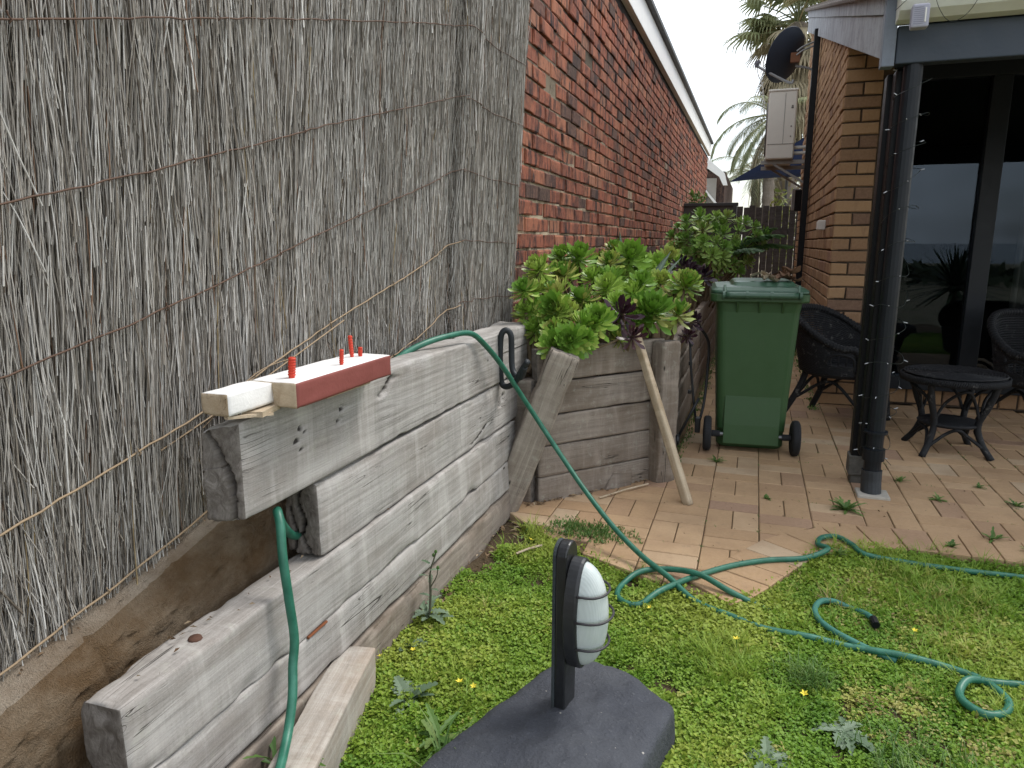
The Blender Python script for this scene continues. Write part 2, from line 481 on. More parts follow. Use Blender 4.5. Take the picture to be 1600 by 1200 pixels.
def seg_info(i):
    a, b = EDGE[i], EDGE[i+1]; d = (b - a) / np.linalg.norm(b - a); return a, b, d, np.array((-d[1], d[0]))
rp = random.Random(5)
def paver_mesh(poly, top, rnd, mb):
    """chamfered slab from a 2D polygon"""
    c = np.mean(poly, 0); k = len(poly)
    P = np.array(poly); e = .003
    inner = P + (c - P) / np.linalg.norm(c - P, axis=1)[:, None] * e * 1.5
    jit = [rp.uniform(-.0012, .0012) for _ in range(k)]
    tilt = (rp.gauss(0, .004), rp.gauss(0, .004))
    def zz(p): return (p[0]-c[0]) * tilt[0] + (p[1]-c[1]) * tilt[1]
    V = [(p[0], p[1], -.045) for p in P] + [(p[0], p[1], top - .0028 + zz(p)) for p in P] + [(q[0], q[1], top + zz(q)) for q in inner]
    F = []
    for r in (0, 1):
        for q in range(k): F.append([r*k + q, r*k + (q+1) % k, (r+1)*k + (q+1) % k, (r+1)*k + q])
    F.append([2*k + q for q in range(k)])
    mb.add(V, F, 0, rnd)
pavers = []
PW = .216; X0, Y0 = -.132, 3.80
border_pts = []
for ci in range(-5, 13):
    for cj in range(-9, 44):
        bx, by = X0 + ci * PW, Y0 + cj * PW
        for h in (0, 1):
            if (ci + cj) % 2 == 0: r = [bx + h*PW/2, by, bx + (h+1)*PW/2, by + PW]
            else: r = [bx, by + h*PW/2, bx + PW, by + (h+1)*PW/2]
            g = .0012 + rp.uniform(0, .0018)
            poly = [(r[0]+g, r[1]+g), (r[2]-g, r[1]+g), (r[2]-g, r[3]-g), (r[0]+g, r[3]-g)]
            cx, cy = (r[0]+r[2])/2, (r[1]+r[3])/2
            if cy > 5.85 and not (-.45 < cx < .5): continue
            if cy > 12.2 or cx < -1.0 or cx > 2.6: continue
            if cx < -.34 and cy > 3.62: continue
            if cx < -.40 and cy > 2.93 + (cx + .95) * 1.12 + .12: continue
            if .50 < cx and cy > 5.80: continue
            # clip against the nearest stretch of the curved edge: header course right of the tip, bare edge left of it
            ok = True; best = []
            for s in range(len(EDGE) - 1):
                a, b, d, nn = seg_info(s); ln = np.linalg.norm(b - a)
                t = min(max((cx-a[0])*d[0] + (cy-a[1])*d[1], 0), ln); best.append((math.hypot(cx - a[0] - d[0]*t, cy - a[1] - d[1]*t), s))
            best.sort()
            for _, s in best[:1]:
                a, b, d, nn = seg_info(s)
                if abs(s - best[0][1]) > 1 or (best[0][1] < tipi) != (s < tipi): continue
                poly = clip_half(poly, a + nn * (.0 if s < tipi else .198), nn)
                if len(poly) < 3: ok = False; break
            if ok and best[0][1] < tipi:
                a, b, d, nn = seg_info(tipi); q_ = a + nn * .198
                if cx > -.25: poly = clip_half(poly, q_, nn)
                ok = len(poly) >= 3
            elif ok and best[0][1] >= tipi and cx < .0:
                a, b, d, nn = seg_info(tipi - 1); poly = clip_half(poly, a, nn); ok = len(poly) >= 3
            if not ok: continue
            P = np.array(poly); area = .5 * abs(np.dot(P[:, 0], np.roll(P[:, 1], 1)) - np.dot(P[:, 1], np.roll(P[:, 0], 1)))
            if area < .0016: continue
            if cy < edge_y(cx) - .02: continue
            pavers.append((poly, 0.0))
# header course along the lawn edge
acc = []
for s in range(tipi, len(EDGE) - 1):
    a, b, d, nn = seg_info(s); acc.append(np.linalg.norm(b-a))
cum = np.concatenate([[0], np.cumsum(acc)]); PTS = EDGE[tipi:]
def at_edge(t):
    x = np.interp(t, cum, PTS[:, 0]); y = np.interp(t, cum, PTS[:, 1])
    x2 = np.interp(t + .06, cum, PTS[:, 0]) - np.interp(t - .06, cum, PTS[:, 0]); y2 = np.interp(t + .06, cum, PTS[:, 1]) - np.interp(t - .06, cum, PTS[:, 1])
    l = math.hypot(x2, y2); return (x, y), (-y2 / l, x2 / l)
t = .0
while t < cum[-1] - .1:
    (p, n1), (q, n2) = at_edge(t + .0015), at_edge(t + .1065)
    pavers.append(([p, q, (q[0] + n2[0]*.214, q[1] + n2[1]*.214), (p[0] + n1[0]*.214, p[1] + n1[1]*.214)], .003)); t += .109
camxy = np.array((0, 0))
def seen_size(p):
    c = np.mean(p[0], 0); dist = math.hypot(*c); px = 800 + 1109 * math.tan(math.atan2(c[0], c[1]) + R(18.67))
    return dist + (3 if px > 1680 else 0)
pavers.sort(key=seen_size)
rest = MB()
for k, (poly, dz) in enumerate(pavers):
    tone = min(1, max(0, rp.gauss(.48, .24)))
    top = dz + rp.uniform(-.001, .0012)
    if k < 300:
        mb = MB(); paver_mesh(poly, top, tone, mb); mb.build('paver', PAVER, patio)
    else: paver_mesh(poly, top, tone, rest)
tag(rest.build('paver_field', PAVER, patio), kind='stuff')

# ================================================================== BRICKWORK
def brick_variant(L, H, D, seed, chip=.004):
    """x = length, y = depth (front at y=0, facing -y), z = height; centred on x,z"""
    r = random.Random(seed); l, h = L/2, H/2
    def q(s): return r.uniform(-s, s)
    cr = [(-l, -h), (l, -h), (l, h), (-l, h)]
    back = [(x, D, z) for x, z in cr]
    mid = [(x + q(.002), .005 + q(.002), z + q(.002)) for x, z in cr]
    fr = [(x * (1 - .006/l) + q(chip), q(.0012), z * (1 - .006/h) + q(chip)) for x, z in cr]
    V = back + mid + fr; F = []
    for a in (0, 4):
        for i in range(4): F.append([a+i, a+(i+1) % 4, a+4+(i+1) % 4, a+4+i])
    F.append([8, 9, 10, 11])
    return np.array(V), F
def brick_field(wall, spots, L, H, D, mat, frame, nmax, dist, name, rnd_fn, chip=.004, proud=.003, seed=1):
    """spots: (u, v, length) along the wall; frame(u, v, out) -> world matrix columns"""
    r = random.Random(seed)
    O, ux, out = [np.array(a, float) for a in frame]
    M = Matrix(((ux[0], -out[0], 0), (ux[1], -out[1], 0), (0, 0, 1)))
    Mn = np.array(M)
    vars_ = {}
    spots = sorted(spots, key=lambda s: dist(O + ux * s[0] + np.array((0, 0, s[1]))))
    far = MB()
    for k, (u, v, l) in enumerate(spots):
        rn = rnd_fn(u, v, r); vi = r.randrange(7); po = r.gauss(0, proud); tilt = r.gauss(0, .006)
        P = O + ux * u + out * po + np.array((0, 0, v))
        if k < nmax:
            key = (round(l, 3), vi, round(rn * 18))
            if key not in vars_:
                V, F = brick_variant(l, H, D, vi * 31 + int(l * 1000), chip)
                vars_[key] = MB().add(V, F, 0, round(rn * 18) / 18).mesh('brick', mat)
            o = bpy.data.objects.new('brick', vars_[key]); link(o, wall)
            o.matrix_local = Matrix.Translation(P) @ (M @ Matrix.Rotation(tilt, 3, 'Y')).to_4x4()
        else:
            V, F = brick_variant(l, H, D, vi * 31 + int(l * 1000), chip)
            far.add(V @ Mn.T + P, F, 0, rn)
    if far.n: tag(far.build('brick_field', mat, wall), kind='stuff')

# ---- red brick building along the left side of the alley
RX = -1.15
red = thing('brick_building', 'long dark red clinker brick building with white fascia along the left of the alley', 'building', (RX, 3.4, 0))
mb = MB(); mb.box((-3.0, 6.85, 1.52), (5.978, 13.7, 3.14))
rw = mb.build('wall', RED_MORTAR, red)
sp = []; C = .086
for row in range(0, 36):
    z = .02 + C * row + .043
    if z > 3.06: break
    y = -.02 + (.12 if row % 2 else 0)
    if row % 2: sp.append((.06 + -.02, z, .108))
    while y < 13.6:
        sp.append((y + .12, z, .228)); y += .24
def red_rnd(u, v, r):
    t = r.random()
    return (r.uniform(0, .12) if t < .13 else 1.0 if t > .996 else r.uniform(.2, .93))
def near_cam(p):
    return math.hypot(p[0], p[1], p[2] - 1.17) + (30 if p[2] < .98 else 0)
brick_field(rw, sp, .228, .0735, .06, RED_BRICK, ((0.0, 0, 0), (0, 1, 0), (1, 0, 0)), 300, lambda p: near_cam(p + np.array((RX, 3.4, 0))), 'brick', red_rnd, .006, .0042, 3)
# wall front is at local x -.012; bricks stand proud to about 0
WHITE = simple('white_painted_fascia', (.76, .76, .74), .6, .1, 12)
DARKTRIM = simple('dark_metal_trim', (.05, .048, .047), .5, .2, 20)
MB().box((.02, 6.9, 3.22), (.06, 13.9, .25)).build('fascia', WHITE, red, bevel=.004)
MB().box((.035, 6.9, 3.37), (.13, 13.94, .045)).build('roof_edge', DARKTRIM, red, bevel=.004)
mb = MB(); mb.add([(-6, -.1, 3.375), (-.03, -.1, 3.375), (-.03, 13.9, 3.375), (-6, 13.9, 3.375)], [(0, 1, 2, 3)]); mb.build('roof', DARKTRIM, red)

# ---- tan brick house on the right
WX = .505; WY = 5.60
house = thing('house', 'tan brick house with black framed glass doors under a dark verandah', 'house', (WX, WY, 0))
def H(mb, name, mat, parent=None, **k): return mb.build(name, mat, parent or house, **k)
mb = MB()
mb.prism([(.012, -.1), (5.06, -.1), (5.06, 3.86), (.012, 2.52)], .286, 0, .012)                       # side wall core
sw = H(mb, 'side_wall', TAN_MORTAR)
sp = []; C = .0862
for row in range(0, 46):
    z = C * row + .043; off = .12 if row % 2 else 0
    y = .0
    if row % 2:
        y = .12
        if z < 2.5: sp.append((.055, z, .108))
    while y < 4.9:
        if z < 2.0 + (y + 2.05) * .272 - .02: sp.append((y + .115, z, .228))
        y += .24
sw_end = []
brick_field(sw, sp, .228, .0745, .05, TAN_BRICK, ((0, 0.003, 0), (0, 1, 0), (-1, 0, 0)), 180, lambda p: np.linalg.norm(p) + (20 if p[2] > 2.9 else 0), 'brick', lambda u, v, r: min(1, max(0, r.gauss(.58, .2))), .003, .002, 4)
mb = MB(); mb.box((.120, .05, 1.30), (.224, .06, 2.60))
fw = H(mb, 'front_pier', TAN_MORTAR)
sp = []
for row in range(0, 30):
    z = C * row + .043
    if row % 2: sp += [(.0585, z, .109), (.1775, z, .109)]
    else: sp += [(.118, z, .229)]
brick_field(fw, sp, .2, .0745, .05, TAN_BRICK, ((.0015, -.001, 0), (1, 0, 0), (0, -1, 0)), 999, lambda p: 0, 'brick', lambda u, v, r: min(1, max(0, r.gauss(.42, .24))), .003, .0015, 6)
# dwarf wall of bricks on edge under the doors
mb = MB(); mb.box((1.42, .26, .06), (2.2, .09, .128))
dw = H(mb, 'sill_wall', TAN_MORTAR)
sp = [(.32 + k * .118, .062, .107) for k in range(19)]
brick_field(dw, sp, .1, .105, .05, TAN_BRICK, ((0, .208, 0), (1, 0, 0), (0, -1, 0)), 99, lambda p: 0, 'brick', lambda u, v, r: min(1, max(0, r.gauss(.4, .25))), .004, .004, 8)

BLACKP = simple('black_paint', (.006, .0065, .008), .5, .35, 40, .15, .22)
NAVYP = simple('dark_grey_blue_paint', (.02, .024, .03), .5, .35, 18, .2, .4)
FRAME = simple('black_door_frame', (.013, .016, .021), .45, .3, 30, 0, .25)
# doors: frame, mullions, glass
FY = .17                                                                # door plane, local y
mb = MB()
mb.box((.332, FY, 1.24), (.184, .10, 2.2)); mb.box((.262, .09, 1.24), (.05, .12, 2.5)); mb.box((1.44, FY, .175), (2.04, .10, .1)); mb.box((1.44, FY, 2.30), (2.04, .10, .09))
df = H(mb, 'door_frame', FRAME, bevel=.004)
for x, w in ((.965, .115), (1.60, .1), (2.15, .1)):
    H(MB().box((x, FY - .005, 1.24), (w, .085, 2.03)), 'door_stile', FRAME, df, bevel=.004)
gk = bpy.data.materials.new('door_glass'); gk.use_nodes = True; t = gk.node_tree; t.nodes.remove(t.nodes['Principled BSDF'])
gl = t.nodes.new('ShaderNodeBsdfGlossy'); gl.inputs['Roughness'].default_value = .0; gl.inputs['Color'].default_value = (.70, .84, 1, 1)
tr = t.nodes.new('ShaderNodeBsdfTransparent'); tr.inputs[0].default_value = (.45, .48, .5, 1)
fr = t.nodes.new('ShaderNodeFresnel'); fr.inputs[0].default_value = 1.42
mxs = t.nodes.new('ShaderNodeMixShader'); t.links.new(fr.outputs[0], mxs.inputs[0]); t.links.new(tr.outputs[0], mxs.inputs[1]); t.links.new(gl.outputs[0], mxs.inputs[2])
t.links.new(mxs.outputs[0], t.nodes['Material Output'].inputs[0])
for x0, x1 in ((.425, .9075), (1.0225, 1.55), (1.65, 2.1), (2.2, 2.45)):
    H(MB().box(((x0 + x1) / 2, FY + .012, 1.24), (x1 - x0, .006, 2.03)), 'glass_pane', gk)
# dark room behind the glass
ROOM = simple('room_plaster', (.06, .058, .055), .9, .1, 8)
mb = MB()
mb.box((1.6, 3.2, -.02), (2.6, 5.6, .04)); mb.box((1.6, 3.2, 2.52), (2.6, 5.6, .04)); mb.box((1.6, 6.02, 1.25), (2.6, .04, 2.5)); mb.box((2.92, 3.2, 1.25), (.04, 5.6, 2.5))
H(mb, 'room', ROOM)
PALE_STRIP = simple('pale_strip_colour', (.62, .56, .47), .9, .1, 20)  # made-up strip that gives the glass its pale upright band
mb = MB()
for k in range(5): mb.tube([(1.33 + k * .034, .62 + .012 * (k % 2), .12), (1.33 + k * .034, .62 + .012 * (k % 2), 2.3)], .021, 8)
H(mb, 'pale_strip', PALE_STRIP, smooth=True)
# verandah: roof, beam, gutter, bargeboard, posts
PITCH = .272
def zr(y, base): return base + (y + 2.05) * PITCH                      # local y; eave at local y -2.05 (world 3.55)
TILE = simple('weathered_roof_tile', (.20, .175, .155), .9, .35, 25, .6)
bx0 = -.045                                                             # outer face of the bargeboard, local x
mb = MB()
# underside lining of the verandah roof
mb.add([(bx0 + .03, -2.02, zr(-2.02, 2.06)), (3.2, -2.02, zr(-2.02, 2.06)), (3.2, .10, zr(.10, 2.06)), (bx0 + .03, .10, zr(.10, 2.06)),
        (bx0 + .03, -2.02, zr(-2.02, 2.10)), (3.2, -2.02, zr(-2.02, 2.10)), (3.2, .10, zr(.10, 2.10)), (bx0 + .03, .10, zr(.10, 2.10))],
       [(0, 3, 2, 1), (4, 5, 6, 7), (0, 1, 5, 4), (1, 2, 6, 5), (2, 3, 7, 6), (3, 0, 4, 7)])
H(mb, 'roof_lining', NAVYP)
H(MB().box((1.75, .08, 2.53), (2.7, .04, .36)), 'wall_panel', FRAME)
# roof of tile courses (each course one barrel-profiled strip)
mb = MB(); NC = 36; span = 7.3
for c in range(NC):
    y0 = -2.12 + c * span / NC; y1 = y0 + span / NC + .03
    xs = np.linspace(bx0 - .02, 3.2, 80); prof = .022 * np.abs(np.sin(xs * math.pi / .105))
    za, zb = zr(y0, 2.19) + .028, zr(y1, 2.19)
    V = [(x, y0, za + p) for x, p in zip(xs, prof)] + [(x, y1, zb + p) for x, p in zip(xs, prof)] + [(x, y0, za + p - .022) for x, p in zip(xs, prof)]
    n = len(xs); F = [[q, q+1, n+q+1, n+q] for q in range(n-1)] + [[2*n+q, 2*n+q+1, q+1, q] for q in range(n-1)]
    F += [[0, n, 2 * n]]
    mb.add(V, F)
    mb.tube([(bx0 - .03, y0 + .01, za - .01), (bx0 - .03, y1 - .01, zb + .006)], .021, 8)          # verge roll of each course
H(mb, 'roof', TILE)
# two bargeboards, one above the other, outer face at bx0
def slope_board(zlo0, zhi0, ya, yb, x0, x1, zlo1=None):
    m = MB(); n = 36; V = []
    for i in range(n + 1):
        y = ya + (yb - ya) * i / n; lo, hi = zr(y, zlo0 if zlo1 is None else zlo0 + (zlo1 - zlo0) * i / n), zr(y, zhi0)
        for x, z in ((x0, lo), (x1, lo), (x1, hi), (x0, hi)): V.append((x, y, z))
    F = [[0, 1, 2, 3], [4*n+3, 4*n+2, 4*n+1, 4*n]]
    for i in range(n):
        for q in range(4): F.append([4*i+q, 4*i+4+q, 4*i+4+(q+1) % 4, 4*i+(q+1) % 4])
    m.add(V, F); return m
H(slope_board(1.93, 2.105, -2.0, 5.1, bx0, bx0 + .03), 'barge_board', BARGE, bevel=.003, fix=True)
H(slope_board(2.108, 2.195, -2.02, 5.1, bx0 - .012, bx0 + .03), 'barge_capping', BARGE, bevel=.003, fix=True)
H(MB().box((bx0 + .016, -2.035, 2.05), (.05, .065, .30)), 'barge_end', simple('grey_blue_paint', (.16, .18, .215), .6, .3, 30), bevel=.004)
H(MB().box((1.55, -2.02, 1.985), (3.1, .07, .15)), 'verandah_beam', simple('slate_blue_paint', (.034, .046, .064), .5, .3, 14, .25, .4), bevel=.005)
GUT = simple('cream_gutter', (.66, .67, .60), .5, .14, 14)
gp = [(-.0, 0), (0, .115), (-.012, .122), (-.10, .122), (-.118, .105), (-.118, .06), (-.10, .03), (-.06, .004)]
H(MB().prism([(-2.057 + a, 2.062 + b) for a, b in gp], 3.12, 0, -.015), 'gutter', GUT, bevel=.003, fix=True)
# posts: square timber post, round downpipe in front, steel stirrup foot
px, py = .572 - WX, 3.62 - WY
pm = MB(); pm.box((px - .02, py + .16, .985), (.085, .085, 1.85)); H(pm, 'verandah_post', BLACKP, bevel=.006)
ft = MB(); ft.box((px - .02, py + .16, .09), (.10, .10, .10)); ft.box((px - .02, py + .16, .02), (.075, .075, .05)); H(ft, 'post_foot', simple('flaking_grey_paint', (.12, .115, .105), .8, .7, 60, .6), bevel=.006)
pm = MB(); pm.box((px + .005, py + .055, 1.04), (.10, .10, 1.74)); H(pm, 'downpipe_box', BLACKP, bevel=.012)
pipe = MB()
pipe.tube([(px + .012, py - .03, z) for z in np.linspace(.12, 1.93, 12)], .038, 16)
pipe.tube([(px + .012, py - .03, .17), (px + .012, py - .03, .225)], .049, 16); pipe.tube([(px + .012, py - .03, .30), (px + .012, py - .03, .31)], .052, 16)
H(pipe, 'downpipe', simple('blue_black_pvc', (.0075, .010, .014), .42, .3, 25, 0, .28), smooth=False)
pb = MB(); pb.tube(smooth_path([(px + .012, py - .03, .12), (px + .013, py - .032, .06), (px + .016, py - .045, -.01)], 5), .045, 16); H(pb, 'pipe_shoe', simple('scuffed_black_pvc', (.04, .045, .05), .6, .8, 30, .3))
cp = MB(); cp.box((px + .02, py - .05, .004), (.14, .12, .02)); H(cp, 'concrete_pad', simple('pale_mortar', (.42, .39, .34), .95, .25, 60, .6), bevel=.006)
# black downpipe on the side wall, brackets
dp = MB(); dp.box((-.046, 2.8, 1.64), (.06, .10, 3.34)); H(dp, 'wall_downpipe', BLACKP, bevel=.004)
dc = MB(); dc.box((-.02, .30, 0.62), (.06, .10, .14)); H(dc, 'tap_box', BLACKP, bevel=.006)
# small fittings on the wall
SHELL = simple('white_plastic', (.70, .68, .63), .5, .12, 20)
e = thing('junction_box', 'small white plastic box on the side of the tan brick wall', 'junction box', (WX, 6.22, 1.31))
mb = MB(); mb.box((-.028, 0, 0), (.056, .085, .075)); mb.build('cover', SHELL, e, bevel=.008)
mb = MB(); mb.box((-.05, .06, -.003), (.02, .03, .065)); mb.build('flap', SHELL, e, bevel=.004)
e = thing('meter_box', 'grey electrical box low on the tan wall beside the paling gate', 'meter box', (WX, 10.1, 1.72))
MB().box((-.06, 0, 0), (.10, .16, .26)).build('cover', simple('grey_box_paint', (.40, .42, .42), .5, .15, 20), e, bevel=.006)
MB().box((-.04, -.16, -.02), (.08, .07, .26)).build('side_cover', BLACKP, e, bevel=.006)
e = thing('wall_speaker', 'pale grey weatherproof box hung on the verandah corner above the black post', 'speaker', (.557, 3.40, 2.05))
mb = MB(); mb.box((0, 0, 0), (.062, .05, .088)); b = mb.build('case', simple('grey_plastic', (.33, .33, .39), .55, .1, 10), e, bevel=.007)
MB().box((.016, -.0265, 0), (.005, .006, .052)).build('slot', SHELL, b)
MB().box((0, .045, .0), (.02, .06, .03)).build('bracket', BLACKP, e)
mb = MB()
for k in range(9): mb.box((-.008, -.0255, -.03 + k * .0075), (.034, .002, .0025))
mb.build('grille', simple('grille_grey', (.24, .24, .29), .6, .1, 10), b)
# ================================================================== BRUSH FENCE
fence = thing('brush_fence', 'tall grey brushwood fence bound with rusty wires on a concrete kerb', 'fence', (-1.2, .8, .43))
FO = np.array((-1.2, .8, .43))
# centre line (world x, y) of the fence face; long straight run, then the return to the brick wall
FL = np.array([(-1.2, -.35), (-1.2, 2.70), (-1.185, 2.80), (-1.170, 3.08), (-1.152, 3.37)])
FS = np.concatenate([[0], np.cumsum(np.linalg.norm(np.diff(FL, axis=0), axis=1))])
def f_xy(s): return np.interp(s, FS, FL[:, 0]), np.interp(s, FS, FL[:, 1])
def f_base(s):
    y = np.interp(s, FS, FL[:, 1]); return np.where(y < 2.73, .43 + (y - .77) * .255, .93 - (y - 2.73) * .02)
def f_nrm(s):
    x1, y1 = f_xy(s - .06); x2, y2 = f_xy(s + .06); d = np.stack([x2 - x1, y2 - y1], -1); d /= np.linalg.norm(d, axis=-1, keepdims=True)
    return d, np.stack([d[..., 1], -d[..., 0]], -1)
LEAN = .062
def f_pt(s, h, out):
    """point on the fence: distance s along, height h above the base line, out = towards the yard"""
    x, y = f_xy(s); d, nn = f_nrm(s); z = f_base(s) + h
    bulge = .034 / (1 + np.exp(-(s - 3.03) / .004)) / (1 + np.exp((s - 3.20) / .012)) + .016 * np.exp(-((s - 3.62) / .07) ** 2) + .012 * np.sin(s * 5.1) * (s < 2.9)
    o = out + bulge
    return np.stack([x + nn[..., 0] * o + LEAN * h, y + nn[..., 1] * o, z], -1)
def strands(n, s_rng, h_rng, len_rng, out_rng, rad, lean_sd, seed, tone, segs=5):
    g = np.random.default_rng(seed)
    s0 = g.uniform(*s_rng, n); h0 = g.uniform(*h_rng, n); L = g.uniform(*len_rng, n); o0 = g.uniform(*out_rng, n) + .012 * (fbm(np.stack([s0 * 14, h0 * 3, s0 * 0], -1), seed, 2) - .5)
    P0 = np.stack([s0 * 3.3, h0 * 1.7, np.zeros(n)], -1)
    lean = g.normal(0, lean_sd, n) + .16 * (fbm(P0 * 1.5, seed + 5, 3) - .5)
    wild = g.random(n) < .03; lean[wild] += g.normal(0, .20, wild.sum())
    c1 = g.normal(0, .017, n); c2 = g.normal(0, .011, n); od = g.normal(0, .016, n); ph = g.uniform(0, 6.28, n); r0 = g.uniform(*rad, n) * g.choice([.7, 1, 1, 1.35], n)
    q_ = .62 * np.minimum(1.2, L / .75) ** 1.6; c1 = c1 * q_; c2 = c2 * q_
    t = np.linspace(0, 1, segs + 1)[None]
    s = s0[:, None] + lean[:, None] * L[:, None] * (t - .5) + c1[:, None] * np.sin(t * 4 + ph[:, None]) + c2[:, None] * np.sin(t * 11 + ph[:, None] * 2)
    s = np.clip(s, .02, SE - .005)
    h = h0[:, None] + L[:, None] * (t - .5)
    o = o0[:, None] + od[:, None] * (t - .5) + .003 * np.sin(t * 9 + ph[:, None])
    lowest = np.interp(s, [0, 2.3, 2.75, 3.1, 4.2], [-.035, -.035, -.12, -.20, -.24]); h = np.where(h < lowest, lowest + (h - lowest) * .05, h)
    P = f_pt(s, h, o)
    T = np.gradient(P, axis=1); T /= np.linalg.norm(T, axis=2, keepdims=True) + 1e-9
    A = np.cross(T, np.array((1., .2, 0))); A /= np.linalg.norm(A, axis=2, keepdims=True) + 1e-9; B = np.cross(T, A)
    rr = r0[:, None] * (1 - .45 * t)
    rings = []
    for q in range(3):
        a = q * 2.0944 + ph[:, None]
        rings.append(P + rr[..., None] * (A * np.cos(a)[..., None] + B * np.sin(a)[..., None]))
    V = np.stack(rings, 2)                                             # n, segs+1, 3, 3
    m = segs + 1
    base = np.arange(n)[:, None, None] * m * 3 + np.arange(segs)[None, :, None] * 3; q = np.arange(3)[None, None]
    F = np.stack([base + q, base + (q + 1) % 3, base + 3 + (q + 1) % 3, base + 3 + q], -1).reshape(-1, 4)
    tn = np.clip(g.normal(tone, .19, n) + .25 * (fbm(P0 * 4, seed + 9, 2) - .5), .0, .93)
    odd = g.random(n); tn = np.where(odd > .985, .975, np.where(odd > .974, 1.0, tn))
    return V.reshape(-1, 3), F, np.repeat(tn, m * 3)
def np_mesh(name, parts, mat, parent, smooth=True):
    vs, fs, at, o = [], [], [], 0
    for V, F, a in parts: vs.append(V); fs.append(F + o); at.append(a); o += len(V)
    V = np.concatenate(vs).astype(np.float32); F = np.concatenate(fs).astype(np.int32); A = np.concatenate(at).astype(np.float32)
    me = bpy.data.meshes.new(name); k = F.shape[1]
    me.vertices.add(len(V)); me.vertices.foreach_set('co', V.ravel())
    me.loops.add(F.size); me.loops.foreach_set('vertex_index', F.ravel())
    me.polygons.add(len(F)); me.polygons.foreach_set('loop_start', np.arange(len(F), dtype=np.int32) * k)
    me.polygons.foreach_set('use_smooth', np.full(len(F), smooth))
    a = me.attributes.new('rnd', 'FLOAT', 'POINT'); a.data.foreach_set('value', A)
    me.materials.append(mat); me.update(calc_edges=True); me.validate()
    return link(bpy.data.objects.new(name, me), parent)
def loc(V, O=FO): return V - O
SE = FS[-1]
prt = []  # deeper strand layers get darker tones, painting the shade between twigs
for (n, hr, lr, orr, rad, sd, seed, tone) in ((15500, (-.16, 1.75), (.5, 1.0), (-.045, -.018), (.0013, .0024), .035, 21, .30),
                                              (20500, (-.16, 1.75), (.3, .8), (-.02, .004), (.0010, .0020), .042, 22, .50),
                                              (11500, (-.1, 1.7), (.2, .6), (-.002, .016), (.0009, .0018), .055, 23, .66),
                                              (3600, (-.15, .22), (.10, .35), (-.02, .014), (.0008, .0014), .28, 24, .50)):
    V, F, a = strands(n, (0.05, SE), hr, lr, orr, rad, sd, seed, tone)
    prt.append((loc(V), F, a))
V, F, a = strands(3000, (FS[1] + .1, SE), (-.1, 1.7), (.6, 1.1), (-.02, .016), (.0012, .0022), .02, 29, .55); prt.append((loc(V), F, a))
tag(np_mesh('brush_panel', prt, TWIG, fence), kind='stuff')
# packed inner mass of the fence
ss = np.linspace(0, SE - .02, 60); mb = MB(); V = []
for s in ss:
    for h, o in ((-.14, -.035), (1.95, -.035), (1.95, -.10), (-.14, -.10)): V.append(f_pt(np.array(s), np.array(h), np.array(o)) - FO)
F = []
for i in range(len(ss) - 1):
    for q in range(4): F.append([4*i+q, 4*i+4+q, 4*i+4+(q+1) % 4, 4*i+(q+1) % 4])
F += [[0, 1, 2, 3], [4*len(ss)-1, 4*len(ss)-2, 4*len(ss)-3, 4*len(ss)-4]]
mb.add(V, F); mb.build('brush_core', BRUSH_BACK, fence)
# binding wires
g = np.random.default_rng(4)
for k, (hb, mat) in enumerate(((.005, OLDWIRE), (.255, OLDWIRE), (.525, WIRE), (.795, WIRE), (1.055, WIRE), (1.33, WIRE))):
    s = np.linspace(.05, FS[1] + .02, 90); h = hb + .012 * np.sin(s * 1.7 + k) + g.normal(0, .0012, len(s))
    P = f_pt(s, h, np.full_like(s, .0225) + g.normal(0, .001, len(s))) - FO
    mb = MB(); mb.tube(P, .0019 if mat is WIRE else .0023, 6)
    for q in np.arange(.3, FS[1], .34 + .03 * k):                         # twisted ties
        c = f_pt(np.array(q), np.array(hb + .012 * math.sin(q * 1.7 + k)), np.array(.024)) - FO
        mb.tube([c + np.array((0, 0, -.006)), c + np.array((.004, .003, 0)), c + np.array((0, 0, .006)), c + np.array((.004, -.004, .011))], .0014, 5)
    mb.build('binding_wire', mat, fence, smooth=True)
    s = np.linspace(FS[1] + .0, SE - .01, 40); sag = -.006 * np.sin((s - s[0]) / (s[-1] - s[0]) * 9.4) ** 2
    P = f_pt(s, hb + sag, np.full_like(s, .0225)) - FO
    mb = MB(); mb.tube(P, .0017, 6); mb.build('binding_wire', WIRE, fence, smooth=True)
# loose dry stems lying along the fence foot
stray = MB()
stray.tube(smooth_path([(-1.165, 1.13, .74), (-1.150, 1.33, .80), (-1.140, 1.52, .86), (-1.125, 1.80, .95)], 6), .0022, 5)
stray.tube(smooth_path([(-1.16, 1.25, .76), (-1.145, 1.42, .855), (-1.14, 1.58, .875)], 6), .0014, 5)
so = stray.build('dry_stem', OLDWIRE, fence); so.location = -FO
